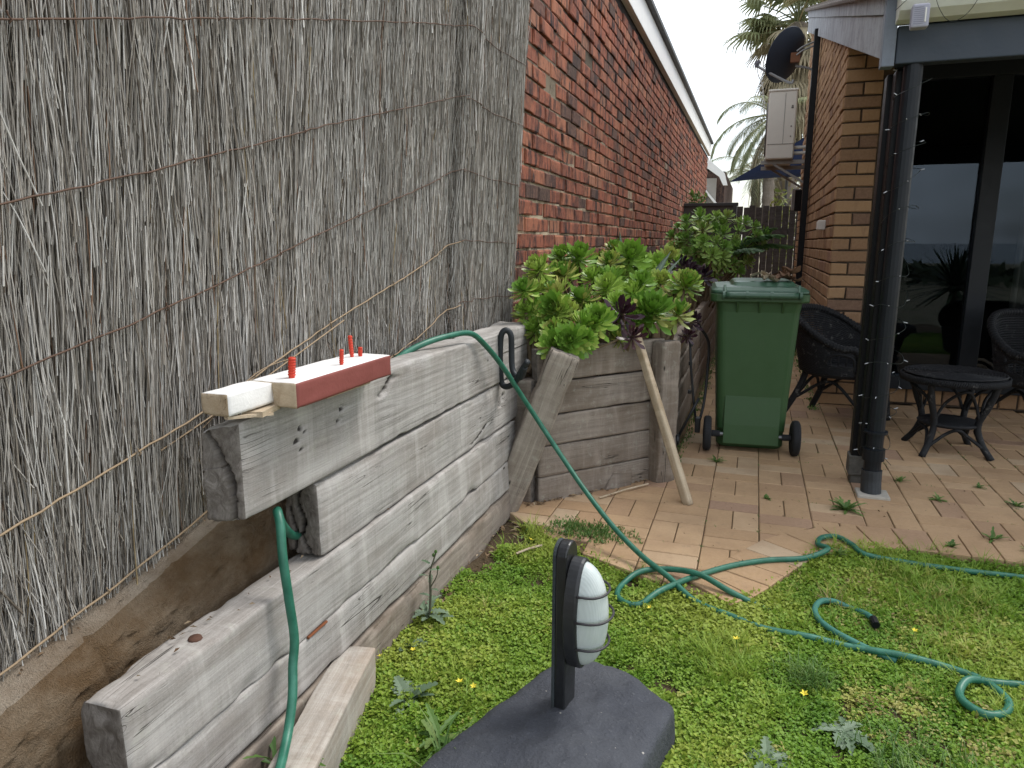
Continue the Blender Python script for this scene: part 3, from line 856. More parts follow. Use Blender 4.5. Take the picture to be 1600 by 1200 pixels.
# ---- sloped concrete kerb below the fence
kerb = thing('concrete_kerb', 'brown weathered concrete kerb sloping up under the brushwood fence', 'kerb', (-1.2, .8, 0))
mb = MB(); n = 300; ys = np.linspace(-.35, 2.9, n); V = []; prof_n = 8
for i, y in enumerate(ys):
    zb = .425 + (y - .77) * .255
    zb = zb - max(0, zb - .72) ** 1.0 * .95
    zf = min(zb - .04, .37 + (y - .77) * .225)
    prof = [(-1.30, zb), (-1.195, zb + .004), (-1.168, zb - .004), (-1.155, zb - .012), (-1.115, zf + .02), (-1.100, zf - .01), (-1.092, zf - .08), (-1.094, .02), (-1.10, -.07), (-1.30, -.07)]
    pr = np.array(prof); tt = np.concatenate([[0], np.cumsum(np.linalg.norm(np.diff(pr, axis=0), axis=1))]); tq = np.unique(np.concatenate([tt, np.linspace(tt[2], tt[7], 34)])) if i == 0 else tq
    if i == 0: fr_ = np.interp(tq, tt, np.arange(len(pr))); ledge_n = int((fr_ < 3.2).sum())
    prof = np.stack([np.interp(fr_, np.arange(len(pr)), pr[:, 0]), np.interp(fr_, np.arange(len(pr)), pr[:, 1])], 1)
    for x, z in prof: V.append((x + 1.2, y - .8, z))
V = np.array(V); k = len(prof)
nd = fbm((V + 3) * 26, 2, 4) - .5; nd2 = fbm((V + 9) * 5, 6, 2) - .5
V[:, 0] += nd * .011 + nd2 * .010 - .010 * np.clip((fbm((V + 5) * 60, 12, 3) - .60) * 6, 0, 1) - .012 * np.exp(-((V[:, 1] - .10) / .006) ** 2); V[:, 2] += nd * .007 + nd2 * .008
F = [[i*k+q, i*k+k+q, i*k+k+(q+1) % k, i*k+(q+1) % k] for i in range(n-1) for q in range(k)]
mb.add(V, F)
ko = mb.build('kerb', [PLINTH, PLINTH_LEDGE], kerb, smooth=True)
mi = [1 if (i % k) < ledge_n else 0 for i in range(len(F))]
ko.data.polygons.foreach_set('material_index', mi)

PAINT_W = simple('chalky_white_paint', (.74, .73, .71), .7, .12, 30, .2)
# ================================================================== TIMBER
def beam_mesh(name, L, T, Hh, seed, mat, r=.009, rough=1.0, wane=.5, ends=(), cell=(.020, .009), taper=None, bow=.004, gouges=()):
    """old hand-sawn timber: x 0..L, y 0 (front) .. T (back), z 0..Hh. ends: cracks [(x_end, [(y,z)...], width, depth)]"""
    nx = max(6, int(L / cell[0])); ny = max(4, int(T / cell[1])); nz = max(4, int(Hh / cell[1]))
    xs = np.linspace(0, L, nx + 1); ys = np.linspace(0, T, ny + 1); zs = np.linspace(0, Hh, nz + 1)
    vs, fs, o = [], [], 0
    def face(a, b, fn, flip):
        nonlocal o
        A, B = np.meshgrid(a, b, indexing='ij'); P = fn(A.ravel(), B.ravel()); na, nb = len(a), len(b)
        i = np.arange(na - 1)[:, None] * nb; j = np.arange(nb - 1)[None]
        F = np.stack([i + j, i + nb + j, i + nb + j + 1, i + j + 1], -1).reshape(-1, 4)
        if flip: F = F[:, ::-1]
        vs.append(P); fs.append(F + o); o += len(P)
    c = lambda v, like: np.full_like(like, v)
    face(xs, zs, lambda a, b: np.stack([a, c(0., a), b], 1), False)
    face(xs, zs, lambda a, b: np.stack([a, c(T, a), b], 1), True)
    face(xs, ys, lambda a, b: np.stack([a, b, c(Hh, a)], 1), False)
    face(xs, ys, lambda a, b: np.stack([a, b, c(0., a)], 1), True)
    face(ys, zs, lambda a, b: np.stack([c(0., a), a, b], 1), True)
    face(ys, zs, lambda a, b: np.stack([c(L, a), a, b], 1), False)
    P = np.concatenate(vs); P0 = P.copy()
    lo = np.array((r, r, r)); hi = np.array((L, T, Hh)) - r
    Q = np.clip(P, lo, hi); d = P - Q; ln = np.linalg.norm(d, axis=1, keepdims=True); d = d / (ln + 1e-9)
    P = Q + d * r
    # how close to a long edge / an arris
    ey = np.minimum(P0[:, 1], T - P0[:, 1]); ez = np.minimum(P0[:, 2], Hh - P0[:, 2]); ex = np.minimum(P0[:, 0], L - P0[:, 0])
    arr = np.exp(-(np.hypot(ey, ez) / .022) ** 2)
    end = np.exp(-(ex / .02) ** 2)
    S = np.array((seed * 1.7, seed * .9, seed * 2.3))
    chip = fbm((P0 + S) * np.array((9, 14, 14)), seed, 4)
    chip = np.clip((chip - .50) * 5, 0, 1)
    sidewall = np.clip(1 - ex / .004, 0, 1)
    groove = fbm((P0 + S) * np.array((3.5, 120, 120)), seed + 3, 3) - .5
    wav = fbm((P0 + S) * np.array((2.2, 5, 5)), seed + 7, 2) - .5
    disp = -arr * chip * .015 * wane * rough - (end * np.clip(fbm((P0 + S) * 22, seed + 4, 3) - .5, 0, 1)) * .03 * rough
    disp = disp + groove * .0026 * rough * (1 - sidewall) + wav * bow * 2
    endn = fbm((P0 + S) * np.array((30, 40, 40)), seed + 12, 3) - .5
    disp = disp + sidewall * endn * .005 * rough
    P = P + d * disp[:, None]; crk = np.zeros(len(P))
    for (xe, path, w, dep) in ends:                                       # splits seen in an end face
        path = np.array(path, float); best = np.full(len(P), 9.)
        for a, b in zip(path[:-1], path[1:]):
            ab = b - a; t = np.clip(((P0[:, 1:] - a) @ ab) / (ab @ ab), 0, 1); q = a + t[:, None] * ab
            best = np.minimum(best, np.linalg.norm(P0[:, 1:] - q, axis=1))
        jag = w * (.6 + .8 * vn(P0 * 130, seed + 31))
        near = np.abs(P0[:, 0] - xe) < 1e-6
        k = near & (best < jag)
        P[k, 0] += dep * (1 if xe < L / 2 else -1); crk[k] = 1
    for (gx, gz, gl, gw, dep) in gouges:                                  # torn hollows in the front face
        k = np.abs(P0[:, 1]) < 1e-6
        u = (P0[:, 0] - gx) / gl; v = (P0[:, 2] - gz - .02 * np.sin(u * 2.2)) / gw
        e2 = np.clip(1.15 - np.abs(u * u + v * v - .25 * (u > 0)), 0, 1) * (vn(P0 * np.array((60, 60, 150)), seed + 8) + .15); crk = np.maximum(crk, np.where(k, (e2 > .33) * e2 * 1.4, 0))
        P[:, 1] += np.where(k, dep * np.clip(1.2 - (u * u + v * v), 0, 1) * (.4 + .8 * vn(P0 * 90, seed + 8)), 0)
    if taper is not None: P = taper(P)
    me = bpy.data.meshes.new(name); V = P.astype(np.float32); F = np.concatenate(fs).astype(np.int32)
    me.vertices.add(len(V)); me.vertices.foreach_set('co', V.ravel())
    me.loops.add(F.size); me.loops.foreach_set('vertex_index', F.ravel())
    me.polygons.add(len(F)); me.polygons.foreach_set('loop_start', np.arange(len(F), dtype=np.int32) * 4)
    me.polygons.foreach_set('use_smooth', np.full(len(F), True))
    me.materials.append(mat); ca = me.attributes.new('crk', 'FLOAT', 'POINT'); ca.data.foreach_set('value', crk.astype(np.float32)); me.update(calc_edges=True); me.validate()
    import bmesh
    if mat is not PAINT_W:
        me.materials.append(TIMBER_END)
        n1 = 2 * (nx * nz + nx * ny); idx = np.zeros(len(F), np.int32); idx[n1:] = 1; me.polygons.foreach_set('material_index', idx)
    bm = bmesh.new(); bm.from_mesh(me); bmesh.ops.remove_doubles(bm, verts=bm.verts, dist=.00005)
    bmesh.ops.recalc_face_normals(bm, faces=bm.faces); bm.to_mesh(me); bm.free()
    return me
YROT = R(90)
wall = thing('retaining_wall', 'low retaining wall of stacked grey weathered timber sleepers below the brushwood fence', 'retaining wall', (-.976, 1.15, 0))
def sleeper(me, x, y, z, rz=YROT, rx=0, label=None):
    o = inst('sleeper', me, wall, (x + .976, y - 1.15, z), (rx, 0, rz))
    if label: o['label'] = label
    return o
# top sleeper: oblique split end, widening to the far end
def tap1(P):
    P = P.copy(); u = P[:, 0] / 2.02
    back = P[:, 1] / .10
    P[:, 1] = P[:, 1] * (.62 + .75 * u)
    P[:, 0] -= back * .035 * (1 - u)
    P[:, 2] += (P[:, 2] > .12) * (.006 * np.sin(u * 5) - .012 * back * (u < .2))
    return P
sleeper(beam_mesh('sleeper', 2.02, .115, .214, 2, TIMBER, r=.010, ends=[(0, [(.088, .205), (.060, .15), (.034, .10), (.030, .05), (.034, .0)], .0085, .07)], cell=(.016, .0042), taper=tap1,
                  gouges=[(.62, .165, .055, .012, .022), (.20, .135, .025, .008, .016), (.215, .115, .016, .005, .012), (.38, .145, .018, .01, .016), (1.75, .12, .03, .004, .01)]), -.978, 1.152, .597, label='top sleeper with a deep split in its end')
sleeper(beam_mesh('sleeper', 1.64, .10, .192, 5, TIMBER, ends=[(0, [(.05, .19), (.062, .14), (.045, .09), (.055, .05), (.03, .0)], .0055, .04), (0, [(.085, .12), (.07, .06), (.08, .0)], .004, .03)], cell=(.016, .0045), bow=.006,
                  gouges=[(1.35, .12, .035, .014, .02), (1.1, .04, .12, .006, .008)]), -.980, 1.415, .399, rx=R(-.6))
sleeper(beam_mesh('sleeper', 2.12, .098, .160, 9, TIMBER, r=.007, wane=.75, cell=(.016, .006)), -.966, .80, .236, rx=R(-1.2), label='low sleeper with a bright mossy top')
sleeper(beam_mesh('sleeper', 2.45, .085, .128, 12, TIMBER, cell=(.02, .007), bow=.006), -.964, .45, .108, rx=R(-1.5))
sleeper(beam_mesh('sleeper', 2.50, .085, .145, 15, TIMBER_BROWN, cell=(.02, .007), bow=.008, wane=1), -.954, .38, -.045, rx=R(-2))
MB().add([(-.04, -.42, .236), (-.0, -.42, .236), (-.0, 1.6, .236), (-.04, 1.6, .236)], [(0, 1, 2, 3)])
ck = MB(); ck.tube([(-.9655 + .976, 1.32 - 1.15, .236), (-.9655 + .976, 1.40 - 1.15, .2365)], .004, 5); ck.build('rusty_packer', simple('rust', (.17, .06, .025), .9, .4, 60), wall)
nl = MB(); nl.lathe([(.0, .004), (.012, .0035), (.014, 0), (.014, -.01)], 10); nl.build('bolt_head', simple('rust_dark', (.09, .045, .03), .85, .4, 60), wall, loc=(-1.012 + .976, 1.02 - 1.15, .3965), smooth=True)
# short loose sleeper on the grass in front
ss_ = beam_mesh('short_sleeper', .92, .098, .165, 18, timber('tan_grey_timber', (.42, .39, .35), (.25, .22, .19), tint=(.30, .22, .15), tintamt=.7, lichen=.35), r=.006, wane=.4, rough=.7, cell=(.014, .006))
o = link(bpy.data.objects.new('short_sleeper', ss_)); o.location = (-.700, .63, -.06); o.rotation_euler = (R(2), 0, R(103))
tag(o, 'short loose timber sleeper tilted on the grass at the foot of the retaining wall', 'sleeper')

# ---- raised planter
pl = thing('timber_planter', 'raised planter of old brown timber boards with two upright posts', 'planter', (-.65, 3.2, 0))
PL = np.array((-.65, 3.2, 0))
def plobj(name, me, p, rot, label=None):
    o = inst(name, me, pl, tuple(np.array(p) - PL), rot)
    if label: o['label'] = label
A = np.array((-.888, 2.98)); B = np.array((-.395, 3.54)); ang = math.atan2(B[1] - A[1], B[0] - A[0]); Lf = np.linalg.norm(B - A)
for k, (z0, hh, s) in enumerate(((.56, .148, 1), (.405, .150, 2), (.262, .138, 3), (.118, .140, 4), (-.05, .165, 5))):
    me = beam_mesh('board', Lf, .05, hh, 30 + s, TIMBER_BROWN, r=.004, cell=(.016, .009), wane=.35, bow=.0025, rough=.8)
    plobj('board', me, (A[0] + .004 * k, A[1] - .004 * k, z0), (R(-1.5), 0, ang))
# left leaning heavy post, right upright post
me = beam_mesh('post', .80, .105, .13, 41, TIMBER_POST, r=.012, wane=.8, cell=(.016, .008))
def orient(o, xdir, ydir):
    x = Vector(xdir).normalized(); y = Vector(ydir); y = (y - x * y.dot(x)).normalized(); z = x.cross(y)
    M = Matrix((x, y, z)).transposed().to_4x4(); M.translation = o.location; o.matrix_local = M
o = inst('post', me, pl, tuple(np.array((-.945, 2.82, -.06)) - PL)); orient(o, (.275, .10, .765), (-.35, .93, 0)); 
me = beam_mesh('post', .76, .085, .115, 43, TIMBER_BROWN, r=.009, wane=1.0, cell=(.016, .007))
o = inst('post', me, pl, tuple(np.array((-.315, 3.495, -.05)) - PL)); orient(o, (.004, .01, 1), (-.75, .66, 0))
# wedge offcut against the lowest board
mb = MB(); mb.prism([(-.02, 0.0), (.14, -.0), (.15, .10), (.03, .085)], .03, 1, 0); o = mb.build('offcut', TIMBER_BROWN, pl, bevel=.006)
o.location = tuple(np.array((-.60, 3.245, .0)) - PL); o.rotation_euler = (R(-14), R(6), ang)
# side boards running back along the alley
for k, (z0, hh) in enumerate(((.49, .155), (.33, .152), (.17, .152), (-.02, .182))):
    for q, (y0, L) in enumerate(((3.60, 2.4), (6.03, 2.6), (8.66, 3.3))):
        me = beam_mesh('board', L, .05, hh, 50 + k * 3 + q, TIMBER_POST if q < 1 else TIMBER_BROWN, r=.005, cell=(.04, .013), wane=.8)
        plobj('board', me, (-.392 + .003 * k, y0, z0), (0, 0, YROT))
# planter soil, with a skirt of bark and dead leaves
mb = MB(); nx, ny = 14, 120; gx = np.linspace(-1.145, -.41, nx); gy = np.linspace(2.9, 11.9, ny)
X, Y = np.meshgrid(gx, gy, indexing='ij'); X = X.ravel(); Y = Y.ravel()
Z = .57 + .05 * fbm(np.stack([X * 6, Y * 6, X * 0], 1), 8, 3)
cut = Y < (A[1] + .09 + (X - A[0]) * math.tan(ang)); Y = np.where(cut, A[1] + .09 + (X - A[0]) * math.tan(ang), Y)
i = np.arange(nx - 1)[:, None] * ny; j = np.arange(ny - 1)[None]
mb.add(np.stack([X, Y, Z], 1) - PL, np.stack([i + j, i + ny + j, i + ny + j + 1, i + j + 1], -1).reshape(-1, 4)); mb.build('soil_bed', SOIL, pl, smooth=True)
# low block in the gap between the sleepers and the planter
me = beam_mesh('block', .26, .09, .62, 71, TIMBER_BROWN, r=.01, wane=1, cell=(.02, .012))
plobj('block', me, (-1.16, 3.02, -.05), (0, 0, R(-14)))
# leaning stake
me = beam_mesh('garden_stake', .86, .034, .036, 77, STAKE, r=.003, cell=(.02, .006), wane=.3, rough=.5)
o = link(bpy.data.objects.new('garden_stake', me)); o.location = (-.215, 3.150, .004)
tag(o, 'pale square wooden stake leaning on the front of the planter', 'stake'); orient(o, (-.296, .21, .745), (.45, .9, .1))

# ---- painted board with red plugs, lying on the top sleeper
bd = thing('painted_board', 'white topped board with dull red edge and three red plugs on the top sleeper', 'board', (-.96, 1.40, .812), R(90))
PAINT_R = simple('dull_red_paint', (.22, .065, .055), .6, .15, 25, .15)
RAW = STAKE
# local x = world +Y; local y = world -X
def board_seg(name, x0, x1, y0, y1, z0, z1, matside):
    me = beam_mesh(name, x1 - x0, y1 - y0, z1 - z0, int(x1 * 90) + 40, PAINT_W, r=.003, rough=.35, wane=.5, cell=(.012, .006), bow=.001)
    me.materials.append(PAINT_R); me.materials.append(RAW)
    nrm = np.array([p.normal for p in me.polygons]); idx = np.zeros(len(nrm), int)
    if matside: idx[nrm[:, 1] < -.7] = 1
    idx[np.abs(nrm[:, 0]) > .8] = 2
    me.polygons.foreach_set('material_index', idx.tolist())
    return inst(name, me, bd, (x0, y0, z0))
board_seg('thick_plank', -.155, .265, -.058, .062, .012, .068, True)
board_seg('thin_plank', -.295, -.150, -.000, .066, .022, .068, False)
sp_ = MB(); sp_.box((-.185, .01, .012), (.08, .045, .012), np.array(Matrix.Rotation(.2, 3, 'Z'))); sp_.box((-.235, .0, .012), (.11, .012, .006), np.array(Matrix.Rotation(-.25, 3, 'Z') @ Matrix.Rotation(.12, 3, 'Y'))); sp_.box((.1, .0, .006), (.2, .06, .011)); sp_.build('splinter', RAW, bd)
PLUG = simple('red_plastic_plug', (.55, .05, .025), .45, .2, 60)
def plug(x, y, h, r, tilt):
    prof = [(0, 0), (r * .8, 0)]
    for k in range(7):
        z = h * (.15 + .85 * k / 7); prof += [(r * .8, z), (r, z + h * .02), (r, z + h * .07), (r * .82, z + h * .10)]
    prof += [(r * .8, h), (0, h)]
    mb = MB(); mb.lathe(prof, 12); mb.build('plug', PLUG, bd, loc=(x, y, .066), rot=(tilt, tilt * .6, 0))
plug(-.105, -.012, .048, .0085, .06); plug(.080, -.022, .040, .0055, .04); plug(.195, .018, .058, .006, -.05); plug(.212, .004, .026, .006, .04)

# ---- black rubber loop hanging at the sleeper end
lp = smooth_path([(-.832, 2.80, .700), (-.862, 2.82, .660), (-.900, 2.845, .603), (-.940, 2.86, .578), (-.966, 2.868, .590), (-.972, 2.865, .66), (-.970, 2.862, .76), (-.962, 2.862, .800), (-.945, 2.868, .812), (-.928, 2.874, .79), (-.926, 2.876, .72), (-.922, 2.872, .66), (-.906, 2.86, .630), (-.880, 2.842, .622), (-.862, 2.826, .640), (-.848, 2.81, .672)], 8)
lp[:, 0] -= .004; lp[:, 1] -= .13; lp[:, 2] += .008
mb = MB(); mb.tube(lp, .0125, 12); lo = mb.build('rubber_loop', simple('black_rubber', (.022, .026, .030), .5, .4, 60, .1), smooth=True)
tag(lo, 'black rubber tube bent in a loop, hung at the far end of the sleepers', 'rubber tube')
# ================================================================== LAMP
lamp = thing('garden_lamp', 'black garden lamp with caged oval light on a black painted concrete slab in the lawn', 'lamp', (-.36, 1.46, 0))
LO = np.array((-.36, 1.46, 0))
SLABM = Mat('black_painted_concrete', .72, spec=.25); k = SLABM; p = k.obj()
n = k.noise(p, 22, 6, .7); n2 = k.noise(p, 120, 4, .65); n3 = k.noise(p, 5, 4, .6); n4 = k.noise(p, 75, 2, .5)
c = k.mix(n, (.026, .029, .037), (.066, .071, .085)); c = k.mix(k.ramp(n3, [(.45, 0), (.7, .5)]), c, (.085, .09, .10))
c = k.mix(k.ramp(n2, [(.60, 0), (.74, .6)]), c, (.12, .125, .135)); c = k.mix(k.ramp(n4, [(.745, 0), (.77, .8)]), c, (.40, .38, .34))
k.col(c); k.rough(k.ramp(n, [(.3, .6), (.7, .85)])); k.bump(k.math('ADD', n, k.math('MULTIPLY', n2, .5)), .7, .012); SLABM = k.m
corner = np.array([(-.112, 1.565), (-.24, 1.655), (-.39, 1.685), (-.45, 1.62), (-.585, 1.27), (-.62, 1.14), (-.52, .98), (-.28, .96), (-.19, 1.18), (-.155, 1.36)])
cc = corner.mean(0)
def slab_ring(sc):
    # resampled outline
    P = np.vstack([corner, corner[:1]]); s = np.concatenate([[0], np.cumsum(np.linalg.norm(np.diff(P, axis=0), axis=1))]); t = np.linspace(0, s[-1], 97)[:-1]
    Q = np.stack([np.interp(t, s, P[:, 0]), np.interp(t, s, P[:, 1])], 1); Q = (np.roll(Q, 1, 0) + Q * 2 + np.roll(Q, -1, 0)) / 4
    return cc + (Q - cc) * sc
V = []; rings = [(1.03, -.07), (1.02, .0), (1.008, .06), (1.0, .076), (.985, .084), (.95, .089)] + [(s, .092 + .020 * (1 - s)) for s in np.linspace(.88, .04, 20)]
for sc, z in rings:
    q = slab_ring(sc); V.append(np.column_stack([q, np.full(len(q), z)]))
V = np.concatenate(V); nn = 96
nd = fbm(V * np.array((9, 9, 9)) + 4, 3, 4) - .5; nd2 = fbm(V * 45, 9, 3) - .5
V[:, 2] += nd * .026 + nd2 * .006; V[:, :2] += (nd * .013)[:, None] * (V[:, :2] - cc) / .35
F = [[a*nn+b, a*nn+(b+1) % nn, (a+1)*nn+(b+1) % nn, (a+1)*nn+b] for a in range(len(rings)-1) for b in range(nn)] + [[(len(rings)-1)*nn+b for b in range(nn)]]
mb = MB(); mb.add(V - LO, F); mb.build('slab', SLABM, lamp, smooth=True)
# post: board 26 x 68 mm with rounded top, wide face towards the right
ya = R(-8)
lp_ = bpy.data.objects.new('post_frame', None)
prof = [(-.034, -.02), (.034, -.02), (.034, .375)] + [(.034 * math.cos(a), .375 + .034 * math.sin(a)) for a in np.linspace(.2, 2.94, 10)] + [(-.034, .375)]
POSTM = simple('black_gloss_paint', (.014, .015, .017), .35, .5, 60, .12, .5)
mb = MB(); mb.prism(prof, .026, 0, -.013); mb.build('post', POSTM, lamp, loc=(-.002, 0, .105), rot=(0, 0, ya), bevel=.004, fix=True)
WEATH = simple('scuffed_black_wood', (.045, .055, .06), .8, .7, 90, .5)
mb = MB(); mb.prism([(a * 1.0, b) for a, b in prof], .008, 0, -.0215); mb.build('backing_board', WEATH, lamp, loc=(-.002, 0, .105), rot=(0, 0, ya), bevel=.002, fix=True)
# oval housing and glass, axis +x
OV_A, OV_B, OZ = .060, .134, .345
def oval(sc_a, sc_b, x, n=48):
    th = np.arange(n) / n * 2 * math.pi
    return np.column_stack([np.full(n, x), OV_A * sc_a * np.cos(th), OZ + OV_B * sc_b * np.sin(th)])
def loft(rings, capa=True, capb=True):
    n = len(rings[0]); V = np.concatenate(rings); F = [[a*n+b, a*n+(b+1) % n, (a+1)*n+(b+1) % n, (a+1)*n+b] for a in range(len(rings)-1) for b in range(n)]
    if capa: F.append(list(range(n))[::-1])
    if capb: F.append([(len(rings)-1)*n+b for b in range(n)])
    return V, F
fit = [oval(.9, .95, .0145), oval(1.0, 1.0, .016), oval(1.0, 1.0, .040), oval(.97, .985, .046), oval(.86, .94, .047), oval(.86, .94, .036)]
mb = MB(); mb.add(*loft(fit)); hs = mb.build('housing', simple('black_plastic_housing', (.02, .021, .024), .4, .3, 50, .05, .5), lamp, loc=(-.002, 0, .0), rot=(0, 0, ya), smooth=False, bevel=.0015, fix=True)
gm = Mat('ribbed_frosted_glass', .28, (.74, .78, .76), .5); q = gm.obj(); sx = gm.n('ShaderNodeSeparateXYZ', None, Vector=q)
gm.b.inputs['Subsurface Weight'].default_value = .25; gm.b.inputs['Subsurface Radius'].default_value = (.02, .02, .02)
rib = gm.math('SINE', gm.math('MULTIPLY', sx.outputs['Y'], 1500.0)); gm.bump(rib, .10, .001)
gm.col(gm.mix(gm.ramp(gm.noise(gm.map(q, (8, 8, 3)), 6, 3), [(.3, 0), (.7, .5)]), (.52, .57, .555), (.38, .43, .42)))
dome = [oval(.86 * math.cos(a), .94 * math.cos(a) ** .92, .040 + .060 * math.sin(a)) for a in np.linspace(0, 1.50, 14)]
mb = MB(); mb.add(*loft(dome)); dm = mb.build('glass_dome', gm.m, lamp, loc=(-.002, 0, 0), rot=(0, 0, ya), smooth=True)
GUARD = simple('dull_grey_wire', (.035, .032, .036), .5, .3, 60, 0, .4)
for f_ in (-.48, .06, .52):
    z = OZ + OV_B * .94 * f_; half = OV_A * .97 * math.sqrt(1 - f_ * f_ * .9); peak = .040 + .066 * math.sqrt(max(.05, 1 - f_ * f_)) + .004
    P = [(.044, -half, z - .002)] + [(.046 + (peak - .046) * math.sin(a) ** .75, -half * math.cos(a), z) for a in np.linspace(.12, math.pi - .12, 22)] + [(.044, half, z - .002)]
    mb = MB(); mb.tube(P, .0029, 8); mb.build('guard_bar', GUARD, lamp, loc=(-.002, 0, 0), rot=(0, 0, ya), smooth=True)

# ================================================================== HOSES
HOSE = Mat('green_hose', .42, spec=.45); p = HOSE.pos(); n = HOSE.noise(p, 25, 4, .6)
HOSE.col(HOSE.mix(HOSE.ramp(n, [(.35, 0), (.75, 1)]), (.014, .105, .066), (.040, .175, .118))); HOSE.bump(HOSE.noise(p, 400, 2), .15, .001); HOSE = HOSE.m
def hose(pts, r, label, n=8, mat=None):
    mb = MB(); P = smooth_path(pts, n); mb.tube(P, r, 12); o = mb.build('garden_hose', mat or HOSE, smooth=True)
    return tag(o, label, 'hose', None)
def G(P, dz=.0): return [(x, y, float(lawn_z(np.array([x]), np.array([y]))[0]) + .034 + dz + z) for x, y, z in P]
hose([(-1.075, 1.50, .43), (-1.045, 1.40, .455), (-1.015, 1.318, .52), (-.992, 1.272, .575), (-.965, 1.245, .555), (-.948, 1.224, .49), (-.936, 1.219, .40), (-.930, 1.222, .30), (-.926, 1.205, .24), (-.908, 1.174, .192), (-.892, 1.134, .145), (-.874, 1.092, .126), (-.852, 1.045, .120), (-.82, .975, .118), (-.77, .90, .115), (-.70, .80, .06), (-.58, .72, -.02)], .0105,
     'green hose hanging from under the top sleeper down to the grass')
hose([(-1.12, 1.98, .74), (-1.09, 2.06, .80), (-1.045, 2.15, .836), (-1.0, 2.26, .852), (-.972, 2.40, .846), (-.952, 2.50, .79), (-.925, 2.62, .69), (-.885, 2.72, .565), (-.825, 2.78, .44), (-.72, 2.77, .30), (-.60, 2.70, .185), (-.46, 2.58, .095), (-.33, 2.465, .042), (-.22, 2.365, .022)] +
     G([(-.12, 2.265, -.004), (.0, 2.20, -.006), (.10, 2.165, -.008), (.22, 2.155, -.004), (.34, 2.15, -.012), (.48, 2.125, -.002), (.585, 2.108, -.004), (.66, 2.068, -.002), (.695, 1.99, .0), (.675, 1.925, .0), (.625, 1.897, .002), (.588, 1.932, .002), (.586, 1.985, .0), (.62, 2.036, .012), (.69, 2.066, -.002), (.78, 2.075, .0), (.95, 2.09, 0), (1.25, 2.13, 0)]), .0105,
     'green hose draped over the sleeper wall, crossing the lawn to a small loop')
hose([(1.5, 2.74, -.005), (1.2, 2.79, -.004), (1.0, 2.82, -.004), (.80, 2.80, .002), (.62, 2.812, .0), (.47, 2.825, .006), (.425, 2.895, .014), (.375, 2.945, .018), (.318, 2.915, .016), (.300, 2.835, .020), (.330, 2.780, .028), (.245, 2.700, .014), (.11, 2.637, .013), (-.02, 2.54, .013), (-.144, 2.402, .013), (-.237, 2.262, .016), (-.292, 2.192, -.006), (-.345, 2.192, -.008), (-.378, 2.245, -.008), (-.366, 2.326, -.004), (-.322, 2.395, .012), (-.236, 2.432, .018), (-.121, 2.395, .034), (-.012, 2.339, .014), (.09, 2.312, -.012), (.19, 2.29, -.024), (.3, 2.26, -.03)], .0102,
     'green hose looping over the paving edge with a small hoop beside the grass')
hose(G([(.424, 2.295, -.0), (.420, 2.335, .0), (.400, 2.372, -.006), (.368, 2.398, -.012), (.318, 2.410, -.002), (.275, 2.383, .004), (.253, 2.318, .004), (.266, 2.250, .002), (.311, 2.194, .0), (.394, 2.150, -.012), (.46, 2.12, -.02)]), .0095,
     'thin faded green hose curling in the lawn with a black end', mat=simple('faded_green_hose', (.045, .17, .135), .55, .3, 30))
mb = MB(); zc = float(lawn_z(np.array([.424]), np.array([2.29]))[0]); mb.tube([(.426, 2.275, .004), (.4235, 2.295, .006), (.4235, 2.312, .006)], .0125, 10); cn = mb.build('hose_connector', BLACKP, smooth=False)
cn.parent = bpy.data.objects['garden_hose.003']

# ================================================================== WHEELIE BIN
bn = thing('wheelie_bin', 'dark green wheelie bin with closed lid standing on the pavers', 'bin', (.03, 4.12, 0), R(4))
GREEN = Mat('green_bin_plastic', .48, spec=.4); p = GREEN.obj(); n = GREEN.noise(p, 9, 5, .65); n2 = GREEN.noise(GREEN.map(p, (1, 1, .3)), 30, 5, .7)
c = GREEN.mix(n, (.027, .072, .024), (.050, .110, .044)); c = GREEN.mix(GREEN.ramp(n2, [(.6, 0), (.8, .4)]), c, (.075, .10, .07))
GREEN.col(c); GREEN.rough(GREEN.ramp(n, [(.3, .40), (.75, .60)])); GREEN.bump(GREEN.noise(p, 350, 2), .12, .001); GREEN = GREEN.m
LIDG = simple('pale_green_lid_plastic', (.050, .115, .072), .38, .25, 14, .05, .5)
def rrect(w0, w1, d0, d1, r, n=5):
    P = []
    for cx, cy, a0 in ((w1 - r, d1 - r, 0), (w0 + r, d1 - r, 90), (w0 + r, d0 + r, 180), (w1 - r, d0 + r, 270)):
        for k in range(n + 1):
            a = R(a0 + 90 * k / n); P.append((cx + r * math.cos(a), cy + r * math.sin(a)))
    return P
def stack(levels, r):
    rings = []
    for w0, w1, d0, d1, z in levels: rings.append(np.array([(x, y, z) for x, y in rrect(w0, w1, d0, d1, r)]))
    return loft(rings)
mb = MB()
mb.add(*stack([(-.165, .175, .06, .45, .012), (-.178, .188, .045, .46, .03), (-.178, .188, .03, .46, .115), (-.18, .19, .018, .46, .125), (-.215, .22, -.025, .53, .80), (-.225, .23, -.035, .54, .865), (-.225, .23, -.035, .54, .895)], .045))
mb.build('body', GREEN, bn, bevel=.006, fix=True)
mb = MB(); mb.prism([(.006, .33), (-.012, .16), (-.017, .05), (.01, .045), (.05, .10)], .30, 0, -.145); mb.build('foot_panel', GREEN, bn, bevel=.003, fix=True, loc=(0, 0, 0))
mb = MB(); mb.add(*stack([(-.25, .255, -.06, .57, .855), (-.255, .26, -.065, .575, .862), (-.255, .26, -.065, .575, .900)], .05)); mb.build('rim', GREEN, bn, bevel=.004, fix=True)
for x in (-.115, 0.0, .12):
    mb = MB(); mb.prism([(-.07, .86), (-.02, .86), (-.02, .79)], .012, 0, x); mb.build('rib', GREEN, bn, fix=True)
